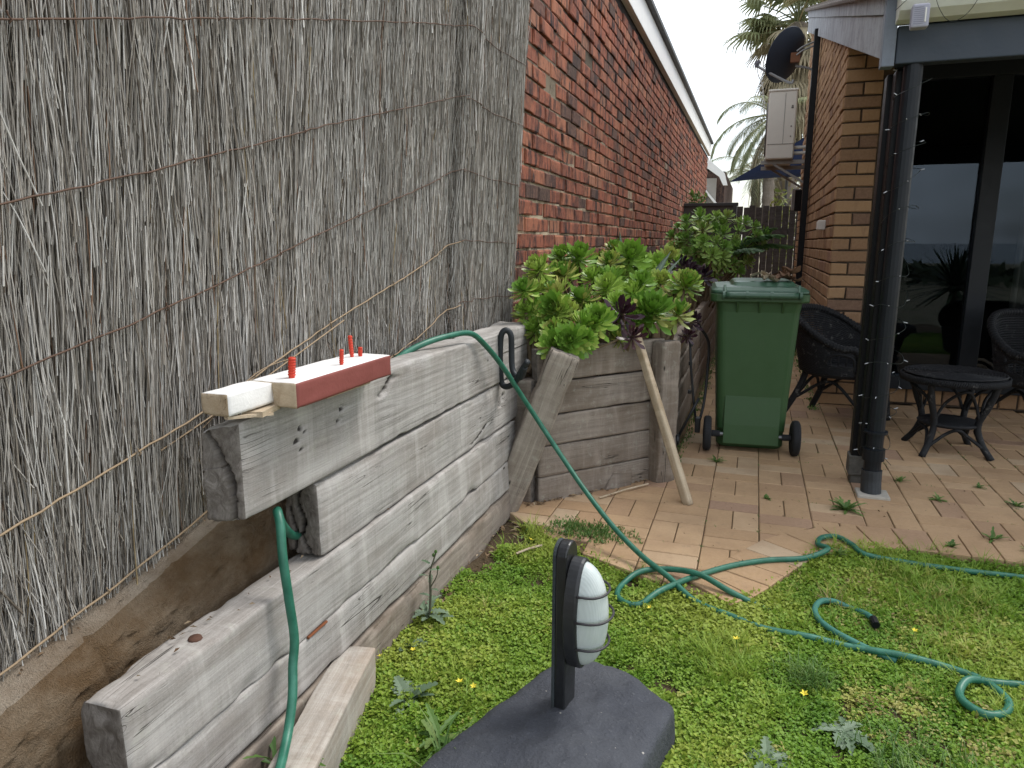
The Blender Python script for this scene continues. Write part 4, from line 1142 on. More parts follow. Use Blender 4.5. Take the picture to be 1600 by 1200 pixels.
mb = MB(); mb.add(*stack([(-.252, .257, -.055, .575, .902), (-.252, .257, -.055, .575, .918), (-.225, .232, -.03, .55, .935), (-.14, .20, .05, .52, .940), (-.13, .19, .07, .51, .958), (-.115, .175, .09, .50, .963)], .05)); ld = mb.build('lid', LIDG, bn, bevel=.005, fix=True)
mb = MB(); mb.tube([(x, -.083, .895) for x in np.linspace(-.175, .195, 14)], .0165, 14); mb.build('handle', LIDG, bn, smooth=True)
for x in (-.185, -.065, .06, .205):
    mb = MB(); mb.tube([(x - .007, -.083, .895), (x + .007, -.083, .895)], .021, 14); mb.bar((x, -.083, .893), (x, -.04, .893), .013, .03); mb.build('hinge', LIDG, bn)
for x in (-.178, .198):
    mb = MB(); mb.bar((x, -.075, .908), (x * 1.02, -.03, .945), .014, .012); mb.build('lid_arm', LIDG, bn, bevel=.003)
AX = simple('grey_axle_steel', (.16, .165, .17), .4, .3, 30, metallic=.6)
mb = MB(); mb.tube([(-.245, .0, .10), (.255, .0, .10)], .011, 12); mb.build('axle', AX, bn)
RUB = simple('black_tyre_rubber', (.020, .021, .024), .75, .4, 40, .2)
for x in (-.232, .242):
    mb = MB(); mt = Matrix.Translation((x, 0, .10)) @ Matrix.Rotation(R(90), 4, 'Y')
    mb.lathe([(.06, -.021), (.085, -.022), (.097, -.016), (.100, -.008), (.100, .008), (.097, .016), (.085, .022), (.06, .021)], 36, mt); w = mb.build('wheel', RUB, bn, bevel=.002, fix=True)
    mb = MB(); mb.lathe([(.0, -.019), (.024, -.024), (.028, -.022), (.058, -.017), (.058, .017), (.028, .022), (.024, .024), (0, .019)], 24, mt); mb.build('hub', BLACKP, w, fix=True)
    sg = 1 if x > 0 else -1
    mb = MB(); mb.tube([(x - sg * .07, 0, .10), (x - sg * .025, 0, .10)], .019, 12); mb.build('axle_boss', RUB, w)
# dried scraps on the lid
g = np.random.default_rng(12)
for q, (lab, colr, x, y, nsc, sc) in enumerate((('crumpled cream and tan dry husk lying on the bin lid', (.46, .38, .28), .09, 4.24, 3, .055), ('crumpled dark brown dry leaves lying on the bin lid', (.15, .085, .05), .17, 4.27, 6, .05))):
    mb = MB()
    for s in range(nsc):
        a = g.uniform(0, 6.28); L = sc * g.uniform(.8, 1.7); cx, cy = g.normal(0, .022), g.normal(0, .02)
        u = np.linspace(-1, 1, 9); v = np.linspace(-1, 1, 5); U, W = np.meshgrid(u, v, indexing='ij'); U = U.ravel(); W = W.ravel()
        w = .45 * np.sqrt(np.maximum(.03, 1 - U * U)); X = U * L; Y = W * w * L * .8
        Zt = .010 + .012 * s * .6 + .020 * W * W * g.uniform(.3, 1.2) + .012 * np.sin(U * 3 + s) + .012 * (vn(np.stack([U * 3, W * 3, U * 0 + s * 7 + q], 1), 5))
        P = np.stack([cx + X * math.cos(a) - Y * math.sin(a), cy + X * math.sin(a) + Y * math.cos(a), Zt], 1)
        F = [[i*5+j, i*5+5+j, i*5+6+j, i*5+1+j] for i in range(8) for j in range(4)]
        mb.add(np.vstack([P, P - (0, 0, .004)]), F + [[b + 45 for b in f[::-1]] for f in F])
    o = mb.build('dry_leaf_scrap', simple('dry_scrap_' + ('cream' if q == 0 else 'brown'), colr, .9, .5, 60, .4), smooth=True, loc=(x, y, .962)); tag(o, lab, 'dry leaves')
# ---- folding trolley frame between planter and bin
tr_ = thing('trolley_frame', 'thin black folding trolley frame standing between planter and green bin', 'trolley', (-.28, 4.2, 0)); TO = np.array((-.28, 4.2, 0))
TM = simple('black_steel_tube', (.02, .022, .025), .4, .3, 50, 0, .5)
def trod(name, pts, r=.008): mb = MB(); mb.tube(np.array(pts) - TO, r, 8); return mb.build(name, TM, tr_, smooth=True)
trod('upright', smooth_path([(-.292, 4.22, .735), (-.285, 4.24, .70), (-.232, 4.30, .60), (-.228, 4.30, .45), (-.236, 4.26, .25), (-.262, 4.22, .10)], 5), .0085)
trod('strut', [(-.335, 4.22, .66), (-.318, 4.22, .45), (-.296, 4.21, .28), (-.268, 4.20, .10)], .007)
trod('strut', [(-.375, 4.14, .03), (-.30, 4.18, .20), (-.262, 4.20, .28)], .0085)
mb = MB(); mb.box((-.262 + .28, -.0, .12), (.03, .05, .09)); mb.build('foot', TM, tr_, bevel=.004)
for z in (.30, .47, .58): 
    mb = MB(); mb.tube([(-.325 + .28 + .02 * (.58 - z), .02, z), (-.325 + .28 + .02 * (.58 - z), .02, z + .02)], .011, 8); mb.build('clip', TM, tr_)
mb = MB(); mt = Matrix.Translation((-.09, -.06, .035)) @ Matrix.Rotation(R(90), 4, 'Y'); mb.lathe([(0, -.01), (.03, -.012), (.034, 0), (.03, .012), (0, .01)], 16, mt); mb.build('wheel', TM, tr_)

# ================================================================== WICKER CHAIRS AND TABLE
WICK = Mat('black_painted_wicker', .65, spec=.25); p = WICK.obj(); n = WICK.noise(p, 35, 5, .7); n2 = WICK.noise(p, 8, 4, .6)
c = WICK.mix(n, (.007, .0075, .009), (.022, .023, .026)); c = WICK.mix(WICK.math('MULTIPLY', WICK.ramp(n, [(.56, 0), (.70, 1)]), WICK.ramp(n2, [(.46, 0), (.66, .9)])), c, (.20, .195, .185))
WICK.col(c); WICK.bump(WICK.noise(p, 240, 3), .5, .004); WICK = WICK.m
def wicker_chair(loc_, rz, label, sc=1.0):
    ch = thing('wicker_chair', label, 'chair', loc_, rz, 'black wicker chairs on the patio'); ch.scale = (sc,) * 3
    # local: faces +x; z up
    def rad(th, z):                                                       # barrel plan, widening upwards
        t = (z - .30) / .42; return (.245 + .075 * t) * (1 + .06 * abs(math.cos(th)))
    def top(th):                                                          # th = 0 front, pi = back
        a = abs(th); return .50 + .225 * (0.5 - 0.5 * math.cos(min(1, max(0, (a - .95) / 1.9)) * math.pi))
    ths = np.linspace(.80, 2 * math.pi - .80, 56); nz = 26
    def sp(th, z): r = rad(th, z); return np.array((r * math.cos(th) - .0, r * math.sin(th), z))
    rows = MB()
    for k in range(nz):                                                   # woven rings: each a strand weaving in and out of the stakes
        f = k / (nz - 1); P = []
        seg = []
        for i, th in enumerate(ths):
            th2 = th if th < math.pi else th - 2 * math.pi
            z = .335 + (top(th2) - .335) * f; arch = (abs(th2) < 1.55 and .40 < z < top(th2) - .04 and abs(abs(th2) - 1.15) < .32)
            q = sp(th, z); q = q * (1 + np.array((1, 1, 0)) * .014 * math.sin(i * math.pi / 1.0 + k * math.pi + .4))
            if arch:
                if len(seg) > 2: rows.tube(seg, .0078, 5)
                seg = []
            else: seg.append(q)
        if len(seg) > 2: rows.tube(seg, .0078, 5)
    rows.build('woven_back', WICK, ch, smooth=True)
    st = MB()
    for th in ths[::2]:
        th2 = th if th < math.pi else th - 2 * math.pi
        st.tube([sp(th, .33 + (top(th2) - .33) * f) for f in np.linspace(0, 1, 6)], .005, 5)
    st.build('stake', WICK, ch, smooth=True)
    rim = [sp(th, top(th if th < math.pi else th - 2 * math.pi) + .006) for th in ths]
    f0, f1 = sp(ths[0], .36), sp(ths[-1], .36)
    P = smooth_path([f0 + (.01, 0, -.02), sp(ths[0], .43) + (.012, 0, 0)] + rim[::3] + [sp(ths[-1], .43) + (.012, 0, 0), f1 + (.01, 0, -.02)], 4)
    mb = MB(); mb.tube(P, .021, 10)
    for k in range(0, len(P) - 1, 1): 
        d = P[k+1] - P[k]; mb.tube([P[k] - d * .12, P[k] + d * .35], .0245, 8)
    mb.build('rim_roll', WICK, ch, smooth=True)
    for s in (1, -1):
        A0 = sp(s * .95, .40); pts = [sp(s * 1.5, .40), sp(s * 1.45, .45), sp(s * 1.2, .478), sp(s * .92, .45), sp(s * .86, .36)]
        mb = MB(); mb.tube(smooth_path(pts, 5), .011, 8); mb.build('arm_hoop', WICK, ch, smooth=True)
    mb = MB(); V = [(0, 0, .352)]; n = 40
    for rr, z in ((.1, .352), (.2, .348), (.245, .344), (.25, .325), (.235, .31)):
        V += [(rr * math.cos(a) * 1.02 + .005, rr * math.sin(a), z) for a in np.arange(n) / n * 6.2832]
    F = [[0, 1 + i, 1 + (i + 1) % n] for i in range(n)] + [[1 + r * n + i, 1 + (r + 1) * n + i, 1 + (r + 1) * n + (i + 1) % n, 1 + r * n + (i + 1) % n] for r in range(4) for i in range(n)]
    mb.add(V, F); mb.build('seat', WICK, ch, smooth=True, fix=True)
    for x, y, x2, y2, bend in ((.20, .19, .235, .205, 0), (.20, -.19, .235, -.205, 0), (-.18, .15, -.30, .205, -.03), (-.18, -.15, -.30, -.205, -.03)):
        mb = MB(); mb.tube(smooth_path([(x, y, .40), (x, y, .30), ((x + x2) / 2 - bend * .4, (y + y2) / 2, .15), (x2, y2, .0)], 5), [.021] * 15 + [.019], 10); mb.build('leg', WICK, ch, smooth=True)
    for a, b in (((.22, .195), (-.235, .175)), ((-.235, .175), (-.235, -.175)), ((-.235, -.175), (.22, -.195)), ((.22, -.195), (.22, .195))):
        m_ = ((a[0] + b[0]) / 2, (a[1] + b[1]) / 2); mb = MB(); mb.tube(smooth_path([(*a, .13), (m_[0] * .8, m_[1] * .8, .27), (*b, .13)], 8), .0105, 8); mb.build('stretcher', WICK, ch, smooth=True)
    return ch
wicker_chair((.60, 5.16, 0), R(-32), 'black wicker tub chair beside the tan brick pier, left of the black post')
wicker_chair((1.74, 5.10, 0), R(-75), 'black wicker tub chair at the right edge, in front of the glass doors')
tb = thing('wicker_table', 'low round black wicker table with hooped legs between the two chairs', 'table', (1.105, 4.53, 0), R(5))
mb = MB(); n = 56; prof = [(0, .452), (.09, .452), (.2, .450), (.245, .446), (.262, .434), (.262, .420), (.25, .408), (.22, .405), (0, .405)]
mb.lathe(prof[1:-1], n); mb.build('table_top', WICK, tb, smooth=True)
mb = MB()
for k in range(150):
    a = k / 150 * 6.2832; r0 = .256
    mb.tube([((r0 + .008) * math.cos(a + .02 * s), (r0 + .008) * math.sin(a + .02 * s), .427 + .018 * s) for s in (-1, 0, 1)], .0065, 5)
for r_ in np.arange(.03, .25, .0145): mb.tube([((r_ + .002 * (i % 2)) * math.cos(a), (r_ + .002 * (i % 2)) * math.sin(a), .4525 + .0025 * (i % 2)) for i, a in enumerate(np.linspace(0, 6.2832, 60))], .0065, 5)
mb.build('woven_edge', WICK, tb, smooth=True)
mb = MB(); mb.lathe([(.03, .182), (.15, .182), (.162, .172), (.15, .16), (.03, .16)], 40); mb.build('shelf', WICK, tb, smooth=True)
for a in (R(45), R(135), R(225), R(315)):
    ca, sa = math.cos(a), math.sin(a)
    mb = MB(); mb.tube(smooth_path([(.235 * ca, .235 * sa, .42), (.20 * ca, .20 * sa, .30), (.155 * ca, .155 * sa, .18), (.185 * ca, .185 * sa, .08), (.245 * ca, .245 * sa, .0)], 5), .0175, 10); mb.build('leg', WICK, tb, smooth=True)
    b = a + R(90); cb, sb = math.cos(b), math.sin(b); c_, s_ = math.cos(a + R(45)), math.sin(a + R(45))
    mb = MB(); mb.tube(smooth_path([(.165 * ca, .165 * sa, .19), (.20 * (ca * .75 + cb * .25), .20 * (sa * .75 + sb * .25), .31), (.215 * c_, .215 * s_, .385), (.20 * (ca * .25 + cb * .75), .20 * (sa * .25 + sb * .75), .31), (.165 * cb, .165 * sb, .19)], 6), .0085, 8); mb.build('hoop', WICK, tb, smooth=True)
    mb = MB(); mb.tube(smooth_path([(.215 * ca, .215 * sa, .045), (.175 * (ca * .7 + cb * .3), .175 * (sa * .7 + sb * .3), .125), (.15 * c_, .15 * s_, .155), (.175 * (ca * .3 + cb * .7), .175 * (sa * .3 + sb * .7), .125), (.215 * cb, .215 * sb, .045)], 6), .0095, 8); mb.build('hoop', WICK, tb, smooth=True)

# ================================================================== FAIRY LIGHTS
fl = thing('fairy_lights', 'string of small white fairy lights wound around the black verandah post', 'fairy lights', (.572, 3.55, 0)); fo = np.array((.60, 3.55, 0))
rr = random.Random(3); pts = []
for k in range(64):
    f = k / 63; z = .16 + 1.76 * f; a = k * 1.35 + rr.uniform(-.3, .3)
    pts.append((.012 * 1 + .078 * math.cos(a) * .9, .035 + .125 * math.sin(a) * 1.0 - .02, z + rr.uniform(-.02, .02)))
WIRED = simple('dark_green_wire', (.012, .018, .016), .5, .2, 40)
mb = MB(); mb.tube(smooth_path(pts, 5), .0013, 5); mb.build('cable', WIRED, fl)
top = smooth_path([(-.1, -.12, 2.09), (-.05, -.16, 2.13), (.02, -.17, 2.17), (.10, -.175, 2.15), (.2, -.18, 2.185), (.35, -.18, 2.15), (.5, -.18, 2.18), (.75, -.18, 2.15), (1.0, -.18, 2.18)], 6)
mb = MB(); mb.tube(top, .0013, 5); mb.tube(smooth_path([(.02, -.16, 2.16), (.05, -.145, 2.08), (.10, -.125, 2.03), (.16, -.12, 2.06), (.2, -.17, 2.14)], 5), .0012, 5); mb.build('cable', WIRED, fl)
BULB = Mat('clear_bulb_plastic', .2, (.42, .44, .47), .6); BULB = BULB.m
bm_ = MB(); bm_.tube([(0, 0, 0), (0, 0, .004), (0, 0, .016), (0, 0, .019)], [.0016, .0022, .002, .0008], 6); bme = bm_.mesh('bulb', BULB)
P = smooth_path(pts, 5)
for k in range(2, len(P), 5):
    c = P[k]; a = rr.uniform(-1.2, 1.2)
    if rr.random() < .28: continue
    out = Vector((c[0] - .012, c[1] - .035, rr.uniform(-.04, .04))).normalized()
    o = inst('bulb', bme, fl, tuple(c), out.to_track_quat('Z', 'Y').to_euler())
# ================================================================== ALLEY FITTINGS AND FAR THINGS
ac = thing('air_conditioner', 'cream air conditioner outdoor unit bracketed high on the tan wall above the alley', 'air conditioner', (.185, 8.95, 2.11)); ac.scale = (1.21,) * 3
CREAM = simple('cream_enamel', (.66, .63, .56), .5, .08, 10)
b = MB(); b.box((0, .38, .305), (.25, .76, .61)); ca = b.build('cabinet', CREAM, ac, bevel=.014)
MB().box((0, .38, .612), (.262, .775, .022)).build('top_cover', CREAM, ac, bevel=.008)
SEAM = simple('seam_shadow_plastic', (.16, .155, .14), .7, .1, 20)
m = MB(); m.box((.02, -.0015, .36), (.003, .004, .45)); m.box((.0, -.0015, .135), (.235, .004, .003)); m.box((.115, -.0015, .07), (.003, .004, .13)); m.build('panel_seam', SEAM, ca)
m = MB(); 
for z, w in ((.47, .014), (.455, .02), (.29, .012), (.20, .01)): m.box((.085, -.0015, z), (w, .003, .012))
m.build('label_mark', SEAM, ca)
m = MB(); mt = Matrix.Translation((-.127, .40, .32)) @ Matrix.Rotation(R(-90), 4, 'Y'); m.lathe([(.0, .0), (.235, .0), (.25, .012), (.25, -.01)], 36, mt); m.build('fan_grille', SEAM, ac)
BR = simple('galvanised_bracket', (.30, .29, .27), .5, .2, 30, metallic=.3)
for y in (.1, .66):
    m = MB(); m.bar((-.16, y, -.02), (.36, y, -.02), .04, .035); m.bar((.34, y, -.02), (.34, y, -.32), .04, .02); m.bar((-.05, y, -.035), (.345, y, -.28), .025, .02); m.build('bracket', BR, ac)
PIPEW = simple('white_pipe_lagging', (.66, .65, .60), .7, .1, 30)
for dz in (.06, .11):
    m = MB(); m.tube(smooth_path([(.12, .12, dz), (.2, .10, dz), (.30, .06, dz + .0), (.345, .02, dz + .03), (.35, .0, .25), (.35, .0, .5)], 6), .016, 8); m.build('pipe', PIPEW, ac, smooth=True)

ds = thing('satellite_dish', 'dark rust stained satellite dish on brackets high on the tan wall', 'satellite dish', (.235, 9.2, 3.25))
DISH = Mat('dark_rusty_dish', .6, spec=.3); p = DISH.obj(); n = DISH.noise(p, 6, 5, .65); sx = DISH.n('ShaderNodeSeparateXYZ', None, Vector=p)
rz_ = DISH.math('ADD', DISH.math('MULTIPLY', sx.outputs['X'], 1.6), DISH.math('MULTIPLY', sx.outputs['Y'], -2.2))
DISH.col(DISH.mix(DISH.ramp(DISH.math('ADD', rz_, n), [(1.2, 0), (1.5, .8)]), (.022, .028, .042), (.12, .055, .035))); DISH = DISH.m
prof = [(.0, .0)] + [(r_, .28 * r_ * r_ / .3) for r_ in np.linspace(.03, .30, 10)] + [(.31, .088), (.305, .094), (.298, .092)] + [(r_, .28 * r_ * r_ / .3 + .006) for r_ in np.linspace(.29, .03, 9)] + [(0, .006)]
m = MB(); m.lathe(prof, 48); d = m.build('dish', DISH, ds, smooth=True)
nv = Vector((-.70, .58, .40)).normalized(); q = nv.to_track_quat('Z', 'Y'); d.rotation_mode = 'QUATERNION'; d.rotation_quaternion = q; d.scale = (.92, .98, .95)
STEEL = simple('dull_galvanised_steel', (.27, .275, .28), .5, .25, 30, metallic=.4)
down = q @ Vector((0, -.26, .06)); 
low = Vector((.02, -.02, -.285))
m = MB(); m.tube(smooth_path([tuple(low + Vector((.03, .0, .03))), tuple(low), (-.15, -.02, -.20), (-.345, -.02, -.085)], 5), .015, 8); m.build('feed_arm', STEEL, ds)
m = MB(); m.tube([(-.36, -.02, -.09), (-.355, -.02, -.05), (-.35, -.02, -.02)], [.024, .028, .016], 10); m.bar((-.38, -.02, -.045), (-.325, -.02, -.03), .03, .03); m.build('receiver', simple('dark_receiver', (.09, .085, .10), .6, .3, 30), ds)
m = MB(); m.tube(smooth_path([(-.355, -.02, -.09), (-.335, -.02, -.18), (-.29, .0, -.27), (-.26, .02, -.42), (-.24, .05, -.60)], 5), .006, 6); m.build('cable', PIPEW, ds)
for z0, z1 in ((.05, .17), (.01, .13)): 
    m = MB(); m.tube([(.06, -.06, z0 - .01), (.12, -.07, z0 + .03), (.34, -.02, z1)], .010, 8); m.build('stay', STEEL, ds)
m = MB(); m.tube([(.06, .0, -.10), (.20, .02, -.13), (.34, .05, -.2)], .013, 8); m.build('mount_arm', STEEL, ds)
m = MB(); m.box((.05, -.03, -.02), (.10, .06, .10)); m.build('mount_plate', simple('rust_plate', (.17, .075, .04), .9, .4, 30), ds)

gate = thing('paling_gate', 'dark weathered paling gate closing the far end of the alley', 'gate', (.07, 12.0, 0))
rr = random.Random(9)
for k in range(10):
    x = -.385 + k * .0985 + .03; m = MB(); h = 1.735 + rr.uniform(-.018, .018)
    m.box((x, rr.uniform(-.004, .004), .06 + h / 2 - .03), (.089, .016, h - .06)); o = m.build('paling', PALING, gate, bevel=.003); o.rotation_euler = (0, rr.gauss(0, .004), 0)
m = MB(); m.box((.02, .03, .4), (.86, .04, .09)); m.box((.02, .03, 1.35), (.86, .04, .09)); m.build('rail', PALING, gate)
hi = thing('alley_wall', 'dark wall with black capping beside the paling gate', 'wall', (-.74, 12.1, 0))
m = MB(); m.box((0, .05, .86), (.82, .14, 1.78)); m.build('panel', simple('brown_grey_render', (.10, .092, .085), .9, .35, 14, .4), hi)
m = MB(); m.box((.0, .05, 1.775), (.86, .2, .05)); m.build('capping', DARKTRIM, hi, bevel=.005)
m = MB(); m.box((.385, .0, .9), (.06, .2, 1.7)); m.build('post', DARKTRIM, hi)

nb = thing('neighbour_house', 'small brick house with white fascia beyond the end of the red wall', 'house', (-2.6, 22, 0))
m = MB(); m.box((.65, 3.6, 1.6), (1.95, 7, 3.2)); m.build('wall', RED_BRICK, nb)
m = MB(); m.box((.6, -.08, 1.5), (1.6, .12, 3.0)); m.build('rendered_wall', simple('grey_render', (.33, .31, .28), .9, .2, 8), nb)
m = MB(); m.prism([(-1.2, 3.62), (1.08, 3.58), (1.62, 3.12), (1.72, 2.78), (1.60, 2.78), (1.48, 3.02), (1.0, 3.36), (-1.2, 3.40)], .1, 1, -.35); m.build('fascia', WHITE, nb)
m = MB(); m.prism([(-1.2, 3.66), (1.10, 3.62), (1.0, 3.80), (-1.2, 3.84)], 6.5, 1, -.4); m.build('roof', simple('dark_roof_sheet', (.09, .07, .065), .8, .3, 6), nb)
m = MB(); m.box((1.05, -.22, 2.0), (.20, .1, 1.2)); m.build('pipe_duct', DARKTRIM, nb)
m = MB(); m.bar((.9, -.2, 2.9), (1.5, -.2, 2.2), .06, .06); m.build('stair_rail', WHITE, nb)

SAIL = simple('blue_shade_cloth', (.012, .025, .085), .85, .2, 40)
def sail(label, pts):
    a, b_, c_ = [np.array(p, float) for p in pts]; n = 14; V = []; F = []; ix = {}
    for i in range(n + 1):
        for j in range(n + 1 - i):
            u, v = i / n, j / n; w = 1 - u - v; q = a * w + b_ * u + c_ * v
            mid = (a + b_ + c_) / 3; e = 27 * u * v * w; k = 4 * (u * v + v * w + u * w); q = q + (mid - q) * .18 * (k - e * .8) * .6; q[2] -= .12 * e
            ix[i, j] = len(V); V.append(q)
    for i in range(n):
        for j in range(n - i):
            F.append([ix[i, j], ix[i+1, j], ix[i, j+1]])
            if j < n - i - 1: F.append([ix[i+1, j], ix[i+1, j+1], ix[i, j+1]])
    V = np.array(V); m = MB(); m.add(np.vstack([V, V + (0, 0, .01)]), F + [[q + len(V) for q in f[::-1]] for f in F]); o = m.build('shade_sail', SAIL)
    return tag(o, label, 'shade sail', 'blue shade sails beyond the gate')
sail('upper dark blue shade sail rising to the right beyond the gate', ((-.65, 17, 2.50), (1.6, 17.5, 3.95), (1.5, 19.5, 2.75)))
sail('lower blue grey shade sail stretched flat beyond the gate', ((-.30, 18, 2.68), (2.2, 18.0, 3.15), (2.0, 19.0, 2.70)))
m = MB(); m.tube([(.58, 18.3, 0), (.58, 18.3, 2.9)], .035, 10); tag(m.build('sail_post', DARKTRIM), 'thin dark post under the shade sails', 'post')

# ---- palms
PALM_G = leaf_mat('hazy_palm_green', [(0, (.15, .18, .09)), (.5, (.23, .26, .13)), (.85, (.31, .31, .17)), (1, (.40, .33, .19))], .5, .25, 'GEO')  # greens paled: distance haze and flare put into the leaf colour
PALM_D = leaf_mat('palm_dead', [(0, (.20, .16, .10)), (.6, (.33, .28, .19)), (1, (.42, .38, .27))], .8, .15, 'GEO', .15)
TRUNK = timber('palm_trunk', (.24, .205, .17), (.10, .085, .07), lichen=.1)
def frond_pinnate(mb, base, az, el, L, droop, g, tone=(.2, .7), wid=.036, nl=40):
    t = np.linspace(0, 1, 18); d = np.array((math.cos(az), math.sin(az)))
    ang = el - droop * t ** 1.4; dx = np.cumsum(np.cos(ang)) * L / 18; dz = np.cumsum(np.sin(ang)) * L / 18
    P = np.stack([base[0] + d[0] * dx, base[1] + d[1] * dx, base[2] + dz], 1)
    mb.tube(P, np.linspace(.035, .008, 18) * L / 3, 5, rnd=tone[1])
    V = []; F = []; A = []
    side = np.array((-d[1], d[0], 0))
    for k in range(nl):
        f = .12 + .88 * k / nl; x = f * 17; i = min(16, int(x)); q = P[i] + (P[i+1] - P[i]) * (x - i); fw = (P[i+1] - P[i]); fw = fw / np.linalg.norm(fw)
        for s in (-1, 1):
            l = L * .22 * (math.sin(math.pi * (f * .86 + .1)) ** .6) * g.uniform(.8, 1.1); dd = side * s * .72 + fw * .62 + np.array((0, 0, g.uniform(-.15, .1))); dd /= np.linalg.norm(dd)
            w = np.cross(dd, (0, 0, 1.0)); w = w / (np.linalg.norm(w) + 1e-6) * wid * L / 3 * .5
            o = len(V); mid = q + dd * l * .5 - np.array((0, 0, .04 * l)); tip = q + dd * l * .95 - np.array((0, 0, .40 * l))
            V += [q - w * .4, q + w * .4, mid - w, mid + w, tip]; F += [[o, o+1, o+3, o+2], [o+2, o+3, o+4]]; A += [g.uniform(*tone)] * 5
    mb.add(V, F, 0, np.array(A))
def frond_fan(mb, base, az, el, Ls, rad, g, tone):
    d = np.array((math.cos(az) * math.cos(el), math.sin(az) * math.cos(el), math.sin(el))); c = base + d * Ls - np.array((0, 0, .08 * Ls))
    mb.tube([base, base + d * Ls * .5, c], [.03, .02, .014], 5, rnd=tone)
    s = np.array((-math.sin(az), math.cos(az), 0)); V = []; F = []; A = []
    for a in np.linspace(-1.75, 1.75, 22):
        dd = d * math.cos(a) + s * math.sin(a); l = rad * (.75 + .25 * math.cos(a)) * g.uniform(.85, 1.08)
        w = np.cross(dd, np.cross(d, s)); w = w / np.linalg.norm(w) * l * .055; o = len(V); dr = np.array((0, 0, -1))
        V += [c, c + dd * l * .55 - w + dr * l * .05, c + dd * l * .55 + w + dr * l * .05, c + dd * l * .85 + dr * l * .25 - w * .5, c + dd * l * .85 + dr * l * .25 + w * .5, c + dd * l * .93 + dr * l * .55]
        F += [[o, o+1, o+2], [o+1, o+3, o+4, o+2], [o+3, o+5, o+4]]; A += [min(1, max(0, tone + g.normal(0, .12)))] * 6
    mb.add(V, F, 0, np.array(A))
def trunk_mesh(h, r0, r1, seed):
    m = MB(); z = np.linspace(0, h, 50); r = np.interp(z, [0, h], [r0, r1]) * (1 + .06 * np.sin(z * 18)); P = np.stack([.05 * np.sin(z * .7 + seed), .04 * np.cos(z * .5), z], 1); m.tube(P, r, 12); return m
# tall fan palm with a skirt of dead leaves
pa = thing('fan_palm', 'tall shaggy fan palm with brown dead skirt behind the tan house roof', 'palm tree', (.82, 26, 0)); g = np.random.default_rng(41)
trunk_mesh(8.0, .34, .27, 1).build('trunk', TRUNK, pa, smooth=True)
m = MB()
for k in range(46): frond_fan(m, np.array((0, 0, 8.0 + g.uniform(-.25, .35))), k * 2.399 + g.normal(0, .1), g.uniform(-.15, 1.3), g.uniform(.8, 1.35), g.uniform(.8, 1.15), g, g.uniform(.1, 1.0))
m.build('crown', PALM_G, pa)
m = MB()
for k in range(150):
    z = 8.0 - abs(g.normal(0, .1)) + .15 - 2.3 * (k / 150) ** 1.2; frond_fan(m, np.array((0, 0, z)), k * 2.399, g.uniform(-1.3, -.25) - .2 * (k / 110), g.uniform(.6, 1.1) * (1 - .45 * k / 110), g.uniform(.7, 1.05), g, g.uniform(.1, .9))
m.build('dead_skirt', PALM_D, pa)
m = MB()
for k in range(260):
    z = 5.9 - 5.0 * g.random(); a = g.uniform(0, 6.28); r_ = .30; m.bar((r_ * math.cos(a), r_ * math.sin(a), z), ((r_ + .16) * math.cos(a), (r_ + .16) * math.sin(a), z + .26), .09, .02, rnd=g.random())
m.build('old_leaf_bases', PALM_D, pa)
pb_ = thing('feather_palm', 'feather palm with long arching fronds beyond the alley, left of the air conditioner', 'palm tree', (.28, 24, 0)); g = np.random.default_rng(5)
trunk_mesh(4.9, .20, .15, 2).build('trunk', TRUNK, pb_, smooth=True)
m = MB()
for k, (az, el, L, dr_) in enumerate(((3.1, .75, 2.0, 1.9), (3.35, .05, 2.4, 1.5), (2.7, -.1, 1.9, 1.2), (2.4, .9, 1.7, 1.6), (4.2, .7, 2.2, 1.9), (1.3, .9, 2.2, 1.7), (.4, .8, 2.2, 1.8), (5.6, .6, 2.2, 1.8), (3.5, -.55, 2.1, .9), (2.9, -.8, 1.9, .6), (4.0, -.4, 2.1, 1.1), (5.0, .2, 2.0, 1.4), (2.1, .3, 2.1, 1.4))): frond_pinnate(m, (0, 0, 4.95), az, el, L, dr_, g, (.0, .85))
m.build('crown', PALM_G, pb_)
m = MB()
for k in range(9): frond_pinnate(m, (0, 0, 4.8), 2.2 + k * .35, -.9 - .05 * k, 1.7, .5, g, (.1, .9), nl=26)
m.build('dead_fronds', PALM_D, pb_)
for (x, y, h, lab, nsd) in ((-.15, 27, 3.5, 'low feather palm with drooping fronds behind the shade sails, leftmost of the palms', 7), (.62, 31, 4.3, 'slim palm trunk behind the lower shade sail', 8)):
    pc = thing('feather_palm', lab, 'palm tree', (x, y, 0)); g = np.random.default_rng(nsd)
    trunk_mesh(h, .19, .15, nsd).build('trunk', TRUNK, pc, smooth=True); m = MB()
    for k in range(17): frond_pinnate(m, (0, 0, h + .05), k * 2.399, g.uniform(-.7, .9), g.uniform(1.5, 2.1), g.uniform(1.0, 1.8), g, (.0, .95))
    m.build('crown', PALM_G, pc)
SHRUB = leaf_mat('yellow_green_shrub', [(0, (.10, .13, .03)), (1, (.25, .26, .07))], .6, .2, 'GEO')
